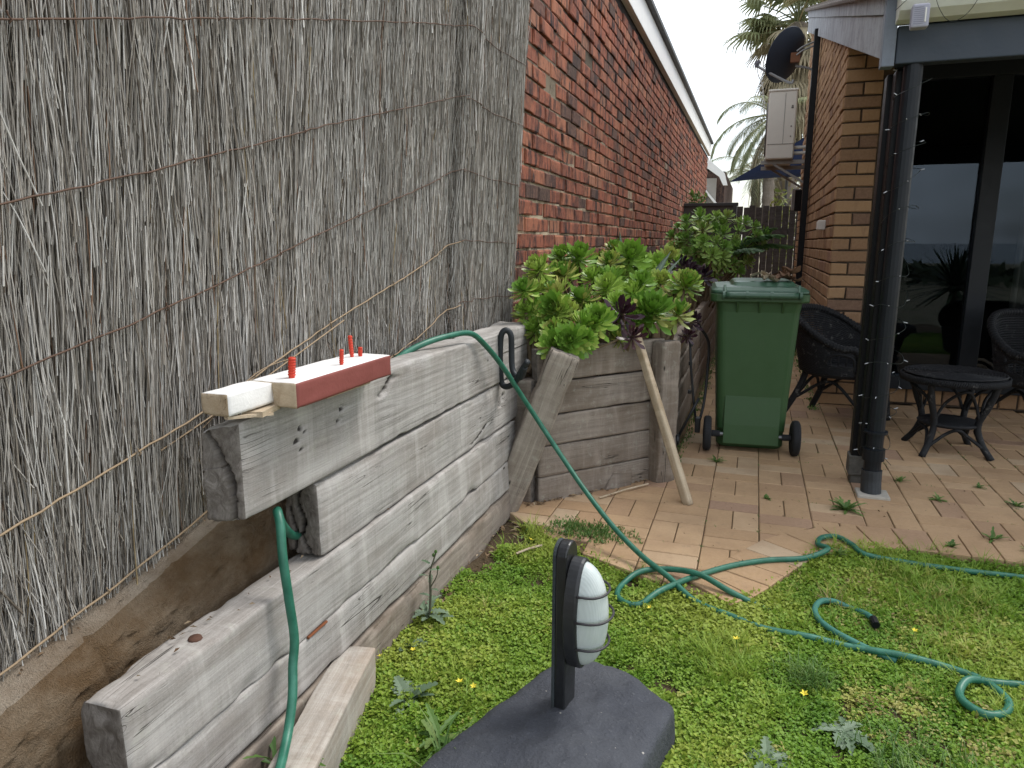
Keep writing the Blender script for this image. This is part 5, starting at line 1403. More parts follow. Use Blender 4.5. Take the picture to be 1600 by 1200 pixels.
def leaf_ball(name, label, cat, loc_, rx, rz, n, size, mat, seed, tone=(0, 1)):
    t = thing(name, label, cat, loc_); g = np.random.default_rng(seed); m = MB()
    m.tube([(0, 0, 0), (.02, 0, rz)], [.04, .02], 6); m.build('stem', TRUNK, t); m = MB()
    P = g.normal(0, 1, (n, 3)); P /= np.linalg.norm(P, axis=1)[:, None]; P *= (g.random(n) ** .45)[:, None] * (1 + .35 * (vn(P * 2.5 + 5, seed) - .5))[:, None]; P = P * (rx, rx, rz) + (0, 0, rz * 1.1)
    for q in P:
        a = g.normal(0, 1, 3); a /= np.linalg.norm(a); b_ = np.cross(a, g.normal(0, 1, 3)); b_ /= np.linalg.norm(b_); s = size * g.uniform(.6, 1.2)
        m.add([q - a * s, q + b_ * s * .35, q + a * s, q - b_ * s * .35], [(0, 1, 2, 3)], 0, g.uniform(*tone))
    m.build('foliage', mat, t); return t
leaf_ball('shrub', 'small yellow green shrub showing above the paling gate', 'shrub', (.46, 15.5, .3), .32, .95, 420, .075, SHRUB, 3)
GREENLEAF = leaf_mat('bright_wall_plant', [(0, (.06, .13, .025)), (1, (.16, .24, .06))], .5, .25, 'GEO')
leaf_ball('shrub', 'low green plant on top of the dark capped wall beside the red bricks', 'shrub', (-.98, 12.5, 1.35), .2, .33, 160, .07, GREENLEAF, 8)
# yucca and scrub on the seaward side (seen mirrored in the doors)
yu = thing('yucca', 'dark spiky yucca mirrored in the glass door', 'yucca', (2.45, 1.0, 0)); g = np.random.default_rng(2)
m = MB(); m.tube([(0, 0, -.05), (.02, 0, .35), (0, .02, .62)], [.07, .06, .06], 8); m.build('trunk', TRUNK, yu); m = MB()
for k in range(90):
    el = 1.45 - 2.0 * (k / 90); az = k * 2.399; L = g.uniform(.50, .68); d = np.array((math.cos(az) * math.cos(el), math.sin(az) * math.cos(el), math.sin(el))); s = np.array((-math.sin(az), math.cos(az), 0)); up = np.cross(s, d); b0 = np.array((0, .02, .62)); V = []
    for f, w in ((0, .018), (.3, .024), (.65, .018), (1, .001)):
        c_ = b0 + d * L * f - np.array((0, 0, .12 * f * f * L)); V += [c_ - s * w, c_ - up * .006, c_ + s * w]
    m.add(V, [[i*3+j, i*3+j+1, i*3+4+j, i*3+3+j] for i in range(3) for j in range(2)], 0, g.random())
m.build('leaves', leaf_mat('yucca_leaf', [(0, (.02, .04, .02)), (1, (.05, .08, .035))], .5, .15, 'GEO'), yu)
m = MB(); g = np.random.default_rng(19)
for k in range(2600):
    x = g.uniform(-30, 40); q = np.array((x, -15 + g.normal(0, 1.5), -.1 + g.random() * (.75 + .35 * math.sin(x * .7)))); a = g.normal(0, 1, 3); a /= np.linalg.norm(a); b_ = np.cross(a, g.normal(0, 1, 3)); b_ /= np.linalg.norm(b_); m.add([q - a * .3, q + b_ * .14, q + a * .3, q - b_ * .14], [(0, 1, 2, 3)], 0, g.random())
tag(m.build('dune_scrub', leaf_mat('dune_scrub_leaf', [(0, (.03, .045, .02)), (1, (.08, .10, .045))], .7, .2, 'GEO')), 'dark coastal scrub in front of the sea', None, None, 'stuff')

# ================================================================== SUCCULENTS
AEO = leaf_mat('aeonium_leaf', [(0, (.17, .34, .05)), (.35, (.27, .46, .07)), (.7, (.37, .54, .10)), (.92, (.48, .58, .14)), (1, (.45, .43, .14))], .30, .25, 'OBJ', .5)
AEOD = leaf_mat('dark_aeonium_leaf', [(0, (.020, .010, .017)), (.6, (.040, .016, .026)), (1, (.075, .03, .035))], .30, .04, 'OBJ', .5)
AEOF = leaf_mat('bush_aeonium_leaf', [(0, (.19, .37, .07)), (.5, (.29, .48, .10)), (.9, (.42, .57, .16)), (1, (.28, .29, .09))], .36, .2, 'OBJ', .5)
STEM = simple('succulent_stem', (.16, .12, .075), .9, .4, 40, .5)
def leaf_geo(nr=7, cup=.18, wmax=.14, curl=.20, thick=.022):
    """unit-length spatulate succulent leaf along +x, upper side +z"""
    t = np.linspace(0, 1, nr); w = wmax * np.interp(t, [0, .15, .45, .74, .88, .96, 1], [.30, .30, .60, .98, 1, .74, .22]); zc = curl * t ** 2.2 - .06 * np.sin(t * math.pi)
    V = []
    for s in (1, -1):
        for a, b, c in zip(t, w, zc):
            th = thick * (1 - .75 * a)
            V += [(a, -b, c + cup * b), (a, 0, c + (th if s > 0 else -th)), (a, b, c + cup * b)]
    V = np.array(V); F = []; k = nr * 3
    for i in range(nr - 1):
        for j in range(2): F.append([i*3+j, i*3+3+j, i*3+4+j, i*3+1+j]); F.append([k+i*3+j, k+i*3+1+j, k+i*3+4+j, k+i*3+3+j])
    return V, F
LG = [leaf_geo(), leaf_geo(7, .28, .152, .28), leaf_geo(7, .10, .13, .12)]
def leaf_frames(n, g, open_=1.0, dark=False):
    """(matrix 3x3, length, offset, tone) of each leaf for a rosette of unit radius, axis +z"""
    out = []
    for k in range(n):
        f = (k + .5) / n; az = k * 2.39996 + g.normal(0, .06); el = R(76) * (1 - f) ** .8 - R(20 * open_) * f ** 1.5 + g.normal(0, .07); L = (.30 + .70 * f ** .7) * g.uniform(.88, 1.08)
        if f > .9: el -= abs(g.normal(0, .45))
        M = np.array(Matrix.Rotation(az, 3, 'Z') @ Matrix.Rotation(-el, 3, 'Y') @ Matrix.Rotation(g.normal(0, .12), 3, 'X'))
        tone = float(np.clip(.52 * (1 - f) + .30 * g.random() + (.5 * (g.random() < .25) if f > .88 else 0), 0, 1))
        out.append((M, L, np.array((0, 0, -.30 * f)), tone, f))
    return out
def rosette_mesh(name, n, mat, seed, fmax=1.0, open_=1.0):
    g = np.random.default_rng(seed); m = MB()
    for (M, L, o, tone, f) in leaf_frames(n, g, open_):
        if f > fmax: continue
        V, F = LG[g.integers(3)]; m.add((V * (L, L * (1.02 - .12 * f), L)) @ M.T + o + M[:, 0] * .02, F, 0, tone * .35)
    return m.mesh(name, mat, True)
ros_full = [rosette_mesh('rosette', 88, AEO, s, 1, 1 + .5 * (s % 2)) for s in range(5)]
ros_core = [rosette_mesh('rosette', 88, AEO, s, .6, 1 + .5 * (s % 2)) for s in range(5)]
ros_far = [rosette_mesh('rosette', 46, AEOF, 60 + s) for s in range(4)]
ros_dark = [rosette_mesh('rosette', 34, AEOD, 80 + s, 1, .6) for s in range(2)]
leaf_me = [MB().add(V, F, 0, .1).mesh('leaf', AEO, True) for V, F in LG]
def aim(v, spin): return (Vector(v).to_track_quat('Z', 'Y').to_matrix() @ Matrix.Rotation(spin, 3, 'Z'))
def add_rosette(plant, base, P, r, mesh, axis, spin, detail=None):
    o = bpy.data.objects.new('rosette', mesh); link(o, plant); M = aim(axis, spin)
    o.matrix_local = Matrix.Translation(Vector(P) - Vector(base)) @ (M * 1.0).to_4x4() @ Matrix.Scale(r, 4)
    if detail is not None:
        g = np.random.default_rng(detail)
        for (Ml, L, off, tone, f) in leaf_frames(88, g, 1 + .5 * (detail % 2)):
            gi = g.integers(3)
            if f <= .6: continue
            l = bpy.data.objects.new('leaf', leaf_me[gi]); link(l, o)
            l.matrix_local = Matrix.Translation(Vector(off + Ml[:, 0] * .02)) @ Matrix(Ml.tolist()).to_4x4() @ Matrix.Diagonal((L, L * (1.02 - .12 * f), L, 1))
ROS = [('b', -0.89, 3.75, 1.11, 0.121), ('a', -1.007, 3.35, 1.054, 0.111), ('a', -0.896, 3.3, 0.954, 0.102), ('a', -1.0, 3.12, 0.969, 0.086), ('a', -0.872, 3.15, 0.876, 0.111), ('m', -0.793, 3.4, 0.919, 0.098), ('m', -0.688, 3.5, 0.965, 0.106), ('m', -0.662, 3.15, 0.83, 0.118), ('a', -0.743, 2.98, 0.756, 0.111), ('b', -0.924, 3.55, 1.026, 0.099), ('b', -0.642, 3.9, 1.109, 0.131), ('b', -0.737, 3.8, 1.076, 0.096), ('b', -0.712, 3.65, 1.002, 0.099), ('r', -0.556, 3.75, 0.98, 0.101), ('r', -0.482, 3.95, 0.972, 0.098), ('r', -0.45, 3.48, 0.86, 0.144), ('r', -0.348, 3.62, 0.838, 0.107), ('r', -0.339, 3.95, 0.967, 0.123), ('r', -0.501, 4.5, 1.093, 0.102), ('b', -0.551, 4.3, 1.051, 0.114), ('m', -0.579, 3.55, 0.936, 0.096), ('b', -0.785, 3.6, 1.01, 0.092), ('a', -0.843, 3.05, 0.791, 0.077), ('m', -0.614, 3.4, 0.899, 0.086), ('a', -1.001, 3.3, 0.958, 0.083), ('b', -0.603, 4.0, 1.048, 0.107), ('b', -0.768, 4.1, 1.152, 0.087), ('b', -0.99, 3.75, 1.109, 0.093), ('a', -0.681, 3.02, 0.759, 0.069), ('b', -0.85, 4.1, 1.06, .10), ('b', -0.95, 3.95, 1.02, .10), ('r', -.42, 4.15, .90, .10), ('m', -.72, 3.32, .80, .09), ('a', -.93, 3.20, .80, .085), ('a', -.975, 3.13, .87, .085), ('a', -.945, 3.10, .79, .075), ('a', -.86, 3.16, .72, .08), ('m', -.60, 3.33, .74, .07), ('a', -1.03, 3.22, .86, .08), ('m', -.55, 3.42, .82, .075)]
_rx = random.Random(21)
for _ in range(26):
    b_ = _rx.choice(ROS[:29]); ROS.append((b_[0], b_[1] + _rx.uniform(-.07, .07), b_[2] + _rx.uniform(-.02, .12), b_[3] + _rx.uniform(-.10, .015), b_[4] * _rx.uniform(.72, .95)))
BASES = {'a': ((-.92, 3.12, .56), 'bright green aeonium cluster at the left end of the planter beside the fence'), 'm': ((-.68, 3.42, .58), 'green aeonium cluster in the middle of the planter front, left of the dark rosette'),
         'r': ((-.45, 3.8, .58), 'yellow green aeonium cluster at the right corner of the planter next to the bin'), 'b': ((-.78, 3.85, .58), 'green aeonium cluster at the back of the planter against the red brick wall')}
plants = {k: thing('aeonium', lab, 'succulent', b) for k, (b, lab) in BASES.items()}
g = np.random.default_rng(17)
near_r = sorted([r for r in ROS], key=lambda r: r[2] - r[4] * 4)[:12]
for q, r in enumerate(ROS):
    k, x, y, z, rad = r; base = BASES[k][0]
    ax = Vector((x + .72 + g.normal(0, .25), -.55 + g.normal(0, .25) - .3 * (y < 3.2), .75 + .5 * (z - .85) + g.normal(0, .2))); det = r in near_r; v = q % 5
    add_rosette(plants[k], base, (x, y, z), rad * .94, ros_core[v] if det else ros_full[v], ax, g.uniform(0, 6.28), v if det else None)
    st = MB(); b0 = np.zeros(3) + (g.normal(0, .03), g.normal(0, .03), 0); tip = np.array((x, y, z)) - base - np.array(ax.normalized()) * .02
    st.tube(smooth_path([b0, b0 * .5 + tip * .45 + (0, 0, -.05), tip], 5), np.linspace(.013, .008, 11), 7); st.build('stem', STEM, plants[k], smooth=True)
DK = {'d1': ((-.58, 3.45, .58), 'dark purple aeonium leaning over the planter front above the wooden stake'), 'd2': ((-.36, 3.80, .58), 'small dark purple aeonium at the planter edge beside the bin'), 'd3': ((-.36, 4.35, .58), 'dark purple aeonium behind the yellow green cluster, left of the bin lid')}
dps = {k: thing('dark_aeonium', lab, 'succulent', b) for k, (b, lab) in DK.items()}
for q, (k, x, y, z, rad) in enumerate([('d1', -0.564, 3.27, 0.854, 0.098), ('d1', -0.507, 3.23, 0.757, 0.072), ('d2', -0.287, 3.75, 0.776, 0.066), ('d2', -0.30, 3.70, 0.71, 0.05), ('d3', -0.346, 4.25, 1.007, 0.09), ('d3', -0.284, 4.3, 0.988, 0.082), ('d3', -0.396, 4.3, 1.042, 0.08)]):
    ax = Vector((.25 + g.normal(0, .2), -.9, .7)); add_rosette(dps[k], DK[k][0], (x, y, z), rad * 1.1, ros_dark[q % 2], ax, g.uniform(0, 6))
    st = MB(); st.tube(smooth_path([(0, 0, 0), tuple((np.array((x, y, z)) - DK[k][0]) * .6 + (0, 0, .03)), tuple(np.array((x, y, z)) - DK[k][0])], 5), .008, 7); st.build('stem', STEM, dps[k], smooth=True)
FAR = [(-0.71, 6.98, 1.33), (-0.35, 6.73, 1.41), (-0.42, 6.72, 1.37), (-0.66, 6.73, 1.23), (-0.42, 6.53, 1.12), (-0.27, 6.48, 1.06), (-0.53, 6.7, 1.28), (-0.33, 6.54, 1.19), (-0.73, 6.87, 1.04), (-0.58, 6.54, 1.09), (-0.16, 6.77, 1.08), (-0.18, 6.75, 1.21), (-0.63, 6.65, 1.05), (-0.15, 6.84, 1.3), (-0.33, 6.66, 0.92), (-0.17, 7.06, 1.37), (-0.18, 6.61, 1.0), (-0.49, 6.66, 1.41), (-0.58, 6.68, 0.96), (-0.52, 6.62, 1.17), (-0.35, 6.53, 1.01), (-0.73, 6.75, 1.15), (-0.5, 6.54, 1.1), (-0.26, 6.72, 1.41), (-0.52, 6.79, 1.35), (-0.09, 6.67, 1.15), (-0.46, 6.58, 1.02), (-0.42, 6.71, 0.95), (-0.26, 6.53, 1.14), (-0.28, 6.61, 1.27), (-0.45, 6.5, 1.3), (-0.35, 6.66, 1.3), (-0.6, 6.67, 1.22), (-0.61, 6.66, 1.38), (-0.66, 6.98, 0.99), (-0.43, 6.36, 1.19), (-0.25, 6.59, 0.99), (-0.65, 6.75, 1.17), (-0.23, 7.07, 0.9), (-0.11, 6.7, 1.03), (-0.35, 6.38, 1.08), (-0.51, 7.0, 0.87), (-0.51, 6.62, 0.95), (-0.76, 6.95, 1.25), (-0.63, 6.84, 1.31), (-0.3, 6.7, 1.35), (-0.38, 6.82, 0.88), (-0.17, 6.69, 1.14), (-0.53, 7.06, 1.47), (-0.68, 6.76, 1.11)]
FAR += [(.0, 6.62, 1.24), (-.03, 6.7, 1.12), (.05, 6.66, 1.16), (-.05, 6.6, 1.02), (-.02, 6.75, 1.32), (-.12, 6.6, .94), (.07, 6.75, 1.26), (-.1, 6.62, 1.36)]
fb = thing('aeonium_bush', 'large round green aeonium bush further down the alley in front of the paling gate', 'succulent', (-.46, 6.9, .58))
for q, p in enumerate(FAR):
    d = np.array(p) - (-.45, 7.0, 1.05); ax = Vector((d[0] * 1.6, d[1] - .15, d[2] * 1.3 + .35)); add_rosette(fb, (-.46, 6.9, .58), p, .088 * g.uniform(.85, 1.15), ros_far[q % 4], ax, g.uniform(0, 6))
    if q % 2 == 0: st = MB(); t_ = np.array(p) - (-.46, 6.9, .58); st.tube(smooth_path([(g.normal(0, .06), g.normal(0, .06), 0), t_ * .55 + (0, 0, -.02), t_], 4), .010, 6); st.build('stem', STEM, fb, smooth=True)
# strap leaves standing in the planter
AGL = leaf_mat('grey_green_strap_leaf', [(0, (.15, .22, .15)), (1, (.23, .30, .24))], .5, .15, 'OBJ')
ag = thing('agave', 'upright grey green agave blades behind the aeoniums', 'succulent', (-.68, 4.0, .58))
for p, w in (((-.704, 3.9, 1.235), .034), ((-.45, 4.1, 1.125), .045), ((-.84, 3.95, 1.06), .04), ((-.60, 4.05, 1.14), .03), ((-.40, 4.2, 1.09), .03)):
    m = MB(); tip = np.array(p) - (-.68, 4.0, .58); V = []
    for f in np.linspace(0, 1, 8):
        c_ = tip * f + np.array((0, 0, .06 * math.sin(f * math.pi))); ww = w * (1 - f ** 2.2) + .001; V += [c_ + (-ww, 0, 0), c_ + (0, .012 * (1 - f), 0), c_ + (ww, 0, 0), c_ + (0, -.008 * (1 - f), 0)]
    m.add(V, [[i*4+j, i*4+(j+1) % 4, i*4+4+(j+1) % 4, i*4+4+j] for i in range(7) for j in range(4)], 0, g.random()); m.build('blade', AGL, ag, smooth=True)
# fern-like frond at the right of the far bush
fe = thing('fern', 'dark green feathery frond reaching over the gate side of the aeonium bush', 'fern', (-.2, 6.9, .9)); m = MB()
FERN = leaf_mat('fern_green', [(0, (.04, .10, .03)), (1, (.09, .17, .05))], .5, .25, 'GEO')
for az, el, L, dr_ in ((-.25, .75, .48, .9), (-.1, .45, .5, .7), (.3, .95, .45, .9), (-.9, .35, .42, .6)): frond_pinnate(m, (0, -.2, .17), az, el, L, dr_, g, (0, 1), .45, 30)
m.build('frond', FERN, fe)
# painted flower pot under the left cluster
pt = thing('flower_pot', 'brightly painted blue and orange flower pot behind the end of the sleepers', 'flower pot', (-.955, 3.33, .565))
PB = simple('pot_blue_paint', (.05, .20, .30), .5, .15, 30); PO = simple('pot_orange_paint', (.62, .20, .03), .5, .15, 30); PR = simple('pot_red_paint', (.45, .03, .05), .5, .2, 30); PD = simple('pot_dark_paint', (.03, .02, .04), .5, .2, 30); PY = simple('pot_yellow_paint', (.70, .50, .06), .5, .1, 30); PP = simple('pot_pink_paint', (.55, .12, .25), .5, .1, 30)
m = MB(); m.lathe([(.055, 0), (.085, .14), (.088, .15), (.075, .15), (.05, .02)], 32); m.build('pot_body', PB, pt, smooth=True)
m = MB(); m.lathe([(.089, .145), (.098, .148), (.099, .185), (.092, .19), (.08, .188), (.08, .15)], 32); m.build('pot_rim', PR, pt)
m = MB()
for k in range(20):
    a = k / 20 * 6.283; c_, s_ = math.cos(a), math.sin(a); m.box((.0985 * c_, .0985 * s_, .168), (.004, .016, .014), np.array(Matrix.Rotation(a, 3, 'Z')), mi=k % 2)
m.build('rim_square', [PY, PP], pt)
m = MB(); m.tube([(.0995 * math.cos(a), .0995 * math.sin(a), .187) for a in np.linspace(0, 6.283, 40)], .004, 6); m.tube([(.0885 * math.cos(a), .0885 * math.sin(a), .146) for a in np.linspace(0, 6.283, 40)], .004, 6); m.build('rim_band', PO, pt)
for a in (R(-75), R(-30), R(-130)):
    e_ = MB(); q = np.array(Matrix.Rotation(a, 3, 'Z')); cpt = q @ np.array((.076, 0, .075)); mt = Matrix.Translation(Vector(cpt)) @ Matrix.Rotation(a, 4, 'Z') @ Matrix.Rotation(R(78), 4, 'Y'); e_.lathe([(.0, .009), (.012, .009), (.013, -.004)], 16, mt); e_.build('painted_dot', PD, pt)
    e_ = MB(); e_.lathe([(.0135, .006), (.027, .007), (.028, -.01), (.0135, -.01)], 20, mt); e_.build('painted_ring', PO, pt)
# broken twig across the soil
m = MB(); m.tube(smooth_path([(-.74, 3.14, .68), (-.62, 3.20, .715), (-.52, 3.30, .765)], 4), [.006] * 8 + [.004], 7); tag(m.build('dead_stem', STEM), 'brown dry stem lying over the planter edge below the dark rosette', 'stem')
# ================================================================== LAWN: low leafy ground cover
lib = bpy.data.collections.new('lawn_sources')                            # kept out of the scene: only instanced
LAWN = leaf_mat('ground_cover_leaf', [(0, (.085, .19, .022)), (.3, (.155, .29, .028)), (.6, (.24, .35, .045)), (.82, (.33, .395, .065)), (.93, (.40, .40, .11)), (1, (.33, .25, .12))], .5, .3, 'INST', .3)
def clump(seed, n, rad, hgt, ls, kind):
    g = np.random.default_rng(seed); m = MB()
    for k in range(n):
        r_ = rad * math.sqrt(g.random()); a = g.uniform(0, 6.283); q = np.array((r_ * math.cos(a), r_ * math.sin(a), hgt * (.15 + .85 * g.random()) * (1 - .4 * (r_ / rad) ** 2)))
        az = g.uniform(0, 6.283); el = g.normal(.15, .45); s = ls * g.uniform(.6, 1.25)
        if kind == 'blade':
            el = g.uniform(.7, 1.4); L = hgt * g.uniform(.7, 1.6); d = np.array((math.cos(az) * math.cos(el), math.sin(az) * math.cos(el), math.sin(el))); w = np.array((-math.sin(az), math.cos(az), 0)) * s
            q[2] = 0; c1 = q + d * L * .55; c2 = q + d * L + np.array((math.cos(az), math.sin(az), -.8)) * L * .22
            m.add([q - w, q + w, c1 - w * .8, c1 + w * .8, c2], [(0, 1, 3, 2), (2, 3, 4)]); continue
        d = np.array((math.cos(az) * math.cos(el), math.sin(az) * math.cos(el), math.sin(el))); w = np.array((-math.sin(az), math.cos(az), 0)); up = np.cross(d, w); up = up if up[2] > 0 else -up
        if kind == 'clover':
            for b in (-2.1, 0, 2.1):
                dd = d * math.cos(b) + w * math.sin(b); ww = np.cross(up, dd)
                m.add([q, q + dd * s * .6 + ww * s * .45 + up * s * .1, q + dd * s * 1.0 + ww * s * .22 - up * s * .05, q + dd * s * .88 - up * s * .1, q + dd * s * 1.0 - ww * s * .22 - up * s * .05, q + dd * s * .6 - ww * s * .45 + up * s * .1], [(0, 1, 2, 3), (0, 3, 4, 5)])
        else:
            m.add([q, q + d * s * .5 + w * s * .42 + up * s * .10, q + d * s * 1.05 - up * s * .06, q + d * s * .5 - w * s * .42 + up * s * .10, q + d * s * .5 - up * s * .03], [(0, 1, 4), (1, 2, 4), (2, 3, 4), (3, 0, 4)])
        if g.random() < .25: m.tube([(q[0] * .6, q[1] * .6, 0), q], .0006, 3)
    o = bpy.data.objects.new('clump_%02d' % seed, m.mesh('clump', LAWN)); lib.objects.link(o)
for s in range(4): clump(s, 60, .032, .034, .0095, 'leaf')
clump(4, 46, .034, .030, .0125, 'leaf'); clump(5, 22, .034, .034, .013, 'clover'); clump(6, 34, .030, .06, .0013, 'blade'); clump(7, 40, .036, .018, .008, 'leaf')
g = np.random.default_rng(77)
def seen(x, y):                                                           # the part of the lawn round the view, with a margin to both sides
    return (y > .55 + .1 * np.abs(x)) & (y < edge_y(x) + .035)
n = 60000; x = g.uniform(-1.02, 2.55, n); y = g.uniform(.5, 3.0, n)
d_edge = y - edge_y(x)
big = fbm(np.stack([x * 2.2, y * 2.2, x * 0], 1), 4, 3); med = fbm(np.stack([x * 9, y * 9, x * 0], 1), 14, 2); sm = g.random(n)
keep = seen(x, y)
bare = ((x < -.90 + .04 * med) & (y > 2.25)) | ((np.hypot(x - .47, y - 1.86) < .10 * (.5 + med)) & (sm < .8)) | ((np.hypot(x + .35, y - 2.36) < .06)) | ((y > 2.5) & (x < -.55) & (med < .5)) | ((x < -.93 + .03 * med) & (y > 1.4) & (sm < .75))
keep &= ~bare
cx_, cy_ = x - cc[0], y - cc[1]
inside = np.zeros(n, bool); Q = slab_ring(1.0)
for a, b in zip(Q, np.roll(Q, -1, 0)):
    c_ = ((a[1] > y) != (b[1] > y)) & (x < (b[0] - a[0]) * (y - a[1]) / (b[1] - a[1] + 1e-12) + a[0]); inside ^= c_
keep &= ~inside
keep &= ~((y < 1.51) & (x < -.925 + (1.5 - y) * .235))
keep &= (sm > .25 + .5 * (big < .36))
x, y, big, med, sm = x[keep], y[keep], big[keep], med[keep], sm[keep]
n = len(x); z = lawn_z(x, y) - .004
dist = np.hypot(x, y)
kind = g.choice([0, 1, 2, 3, 4, 5, 7], n, p=[.19, .19, .18, .18, .14, .05, .07])
lush = (fbm(np.stack([x * 3.1 + 4, y * 3.1, x * 0], 1), 33, 2) > .66); kind = np.where(lush & (g.random(n) < .10), 6, kind); kind = np.where((x > .25) & (g.random(n) < .035), 6, kind)
kind = np.where((g.random(n) < .012), 6, kind)
scl = g.uniform(.75, 1.2, n) * (.75 + .6 * big) * np.where(dist < 1.7, .95, 1.0)
tint = np.clip(.50 + 1.0 * (big - .5) + .35 * (med - .5) + g.normal(0, .10, n) + .14 * (x < .1) * (y > 1.5), .02, .80)
dead = g.random(n) < np.where((np.hypot(x - .55, y - 2.45) < .28) | (np.hypot(x - .47, y - 1.86) < .2), .28, .018); tint = np.where(dead, g.uniform(.85, 1.0, n), tint)
me = bpy.data.meshes.new('ground_cover'); me.vertices.add(n); me.vertices.foreach_set('co', np.stack([x, y, z], 1).astype(np.float32).ravel())
def attr_(nm, typ, arr):
    a = me.attributes.new(nm, typ, 'POINT'); a.data.foreach_set('vector' if typ == 'FLOAT_VECTOR' else 'value', np.ascontiguousarray(arr).ravel())
attr_('rot', 'FLOAT_VECTOR', np.stack([g.normal(0, .16, n), g.normal(0, .16, n), g.uniform(0, 6.283, n)], 1).astype(np.float32)); attr_('scl', 'FLOAT', scl.astype(np.float32)); attr_('pick', 'INT', kind.astype(np.int32)); attr_('tint', 'FLOAT', tint.astype(np.float32))
gc = link(bpy.data.objects.new('ground_cover', me)); tag(gc, 'low green leafy ground cover filling the lawn', None, None, 'stuff')
ng = bpy.data.node_groups.new('scatter_clumps', 'GeometryNodeTree'); ng.interface.new_socket('Geometry', in_out='INPUT', socket_type='NodeSocketGeometry'); ng.interface.new_socket('Geometry', in_out='OUTPUT', socket_type='NodeSocketGeometry')
N = ng.nodes; gi = N.new('NodeGroupInput'); go = N.new('NodeGroupOutput'); iop = N.new('GeometryNodeInstanceOnPoints'); ci = N.new('GeometryNodeCollectionInfo')
ci.inputs['Collection'].default_value = lib; ci.inputs['Separate Children'].default_value = True; ci.inputs['Reset Children'].default_value = True
def named(nm, t):
    q = N.new('GeometryNodeInputNamedAttribute'); q.data_type = t; q.inputs['Name'].default_value = nm; return q.outputs['Attribute']
L_ = ng.links.new
L_(gi.outputs[0], iop.inputs['Points']); L_(ci.outputs[0], iop.inputs['Instance']); iop.inputs['Pick Instance'].default_value = True
L_(named('pick', 'INT'), iop.inputs['Instance Index']); L_(named('rot', 'FLOAT_VECTOR'), iop.inputs['Rotation']); L_(named('scl', 'FLOAT'), iop.inputs['Scale']); L_(iop.outputs[0], go.inputs[0])
md = gc.modifiers.new('scatter', 'NODES'); md.node_group = ng

# ---- single weeds, flowers, litter
WEED = leaf_mat('weed_leaf', [(0, (.07, .15, .035)), (.6, (.12, .215, .05)), (1, (.19, .26, .08))], .5, .25, 'GEO', .3)
GREYW = leaf_mat('grey_green_weed_leaf', [(0, (.11, .17, .10)), (1, (.20, .26, .18))], .6, .2, 'GEO', .3)
def jag_leaf(m, base, az, el, L, w, g, tone, lob=4, curl=.5):
    """toothed leaf with a raised midrib"""
    n = lob * 2 + 3; t = np.linspace(0, 1, n); d = np.array((math.cos(az), math.sin(az), 0)); s = np.array((-math.sin(az), math.cos(az), 0)); e = el - curl * t; dx = np.concatenate([[0], np.cumsum(np.cos(e[1:]) * L / (n - 1))]); dz = np.concatenate([[0], np.cumsum(np.sin(e[1:]) * L / (n - 1))])
    V = []
    for i in range(n):
        ww = w * (math.sin(math.pi * (.12 + .82 * t[i])) ** .8) * (1.0 if i % 2 else .55) * g.uniform(.85, 1.15); c_ = np.array(base) + d * dx[i] + np.array((0, 0, dz[i])); V += [c_ - s * ww + (0, 0, ww * .35), c_, c_ + s * ww + (0, 0, ww * .35)]
    m.add(V, [[i*3+j, i*3+3+j, i*3+4+j, i*3+1+j] for i in range(n - 1) for j in range(2)], 0, tone)
def weed(name, label, loc_, n, L, w, mat, seed, el=(.2, .8), group=None, lob=4, cat='weed'):
    t = thing(name, label, cat, loc_, 0, group); g = np.random.default_rng(seed); m = MB()
    for k in range(n): jag_leaf(m, (g.normal(0, .004), g.normal(0, .004), 0), k * 2.4 + g.normal(0, .3), g.uniform(*el), L * g.uniform(.6, 1.1), w * g.uniform(.7, 1.2), g, g.random(), lob)
    m.build('leaves', mat, t); return t
weed('weed', 'largest leafy green weed in the paving, at the foot of the black post', (.455, 3.32, .0), 26, .085, .011, WEED, 1, (.2, 1.1), lob=3)
m_ = 0
spots = [(.752, 3.836, .05, 'small flat weed in the pavers between the black post and the table'), (.87, 3.59, .045, 'small weed in the pavers right of the black post foot'), (1.104, 3.854, .03, 'tiny weed in the pavers in front of the wicker table'), (1.19, 3.62, .05, 'small spreading weed in the paving nearest the right edge'), (.978, 3.16, .06, 'upright weed between paving and grass at the right'), (.37, 2.80, .05, 'thin weed standing by the hose hoop at the paving edge'), (-.131, 3.873, .055, 'slim weed sprouting beside the foot of the bin'), (1.08, 3.05, .05, 'leggy weed on the last row of pavers beside the grass'), (.80, 3.02, .035, 'low weed in the header row of pavers'), (.12, 3.36, .03, 'tiny weed in the paver joint between bin and post'), (.55, 3.78, .04, 'pale weed tucked behind the foot of the black post')]
for q, (a, b, L, lab) in enumerate(spots): weed('weed', lab, (a, b, 0), 12, L, .0075, WEED, 20 + q, (.2, 1.2), 'weeds growing in the paving', 2)
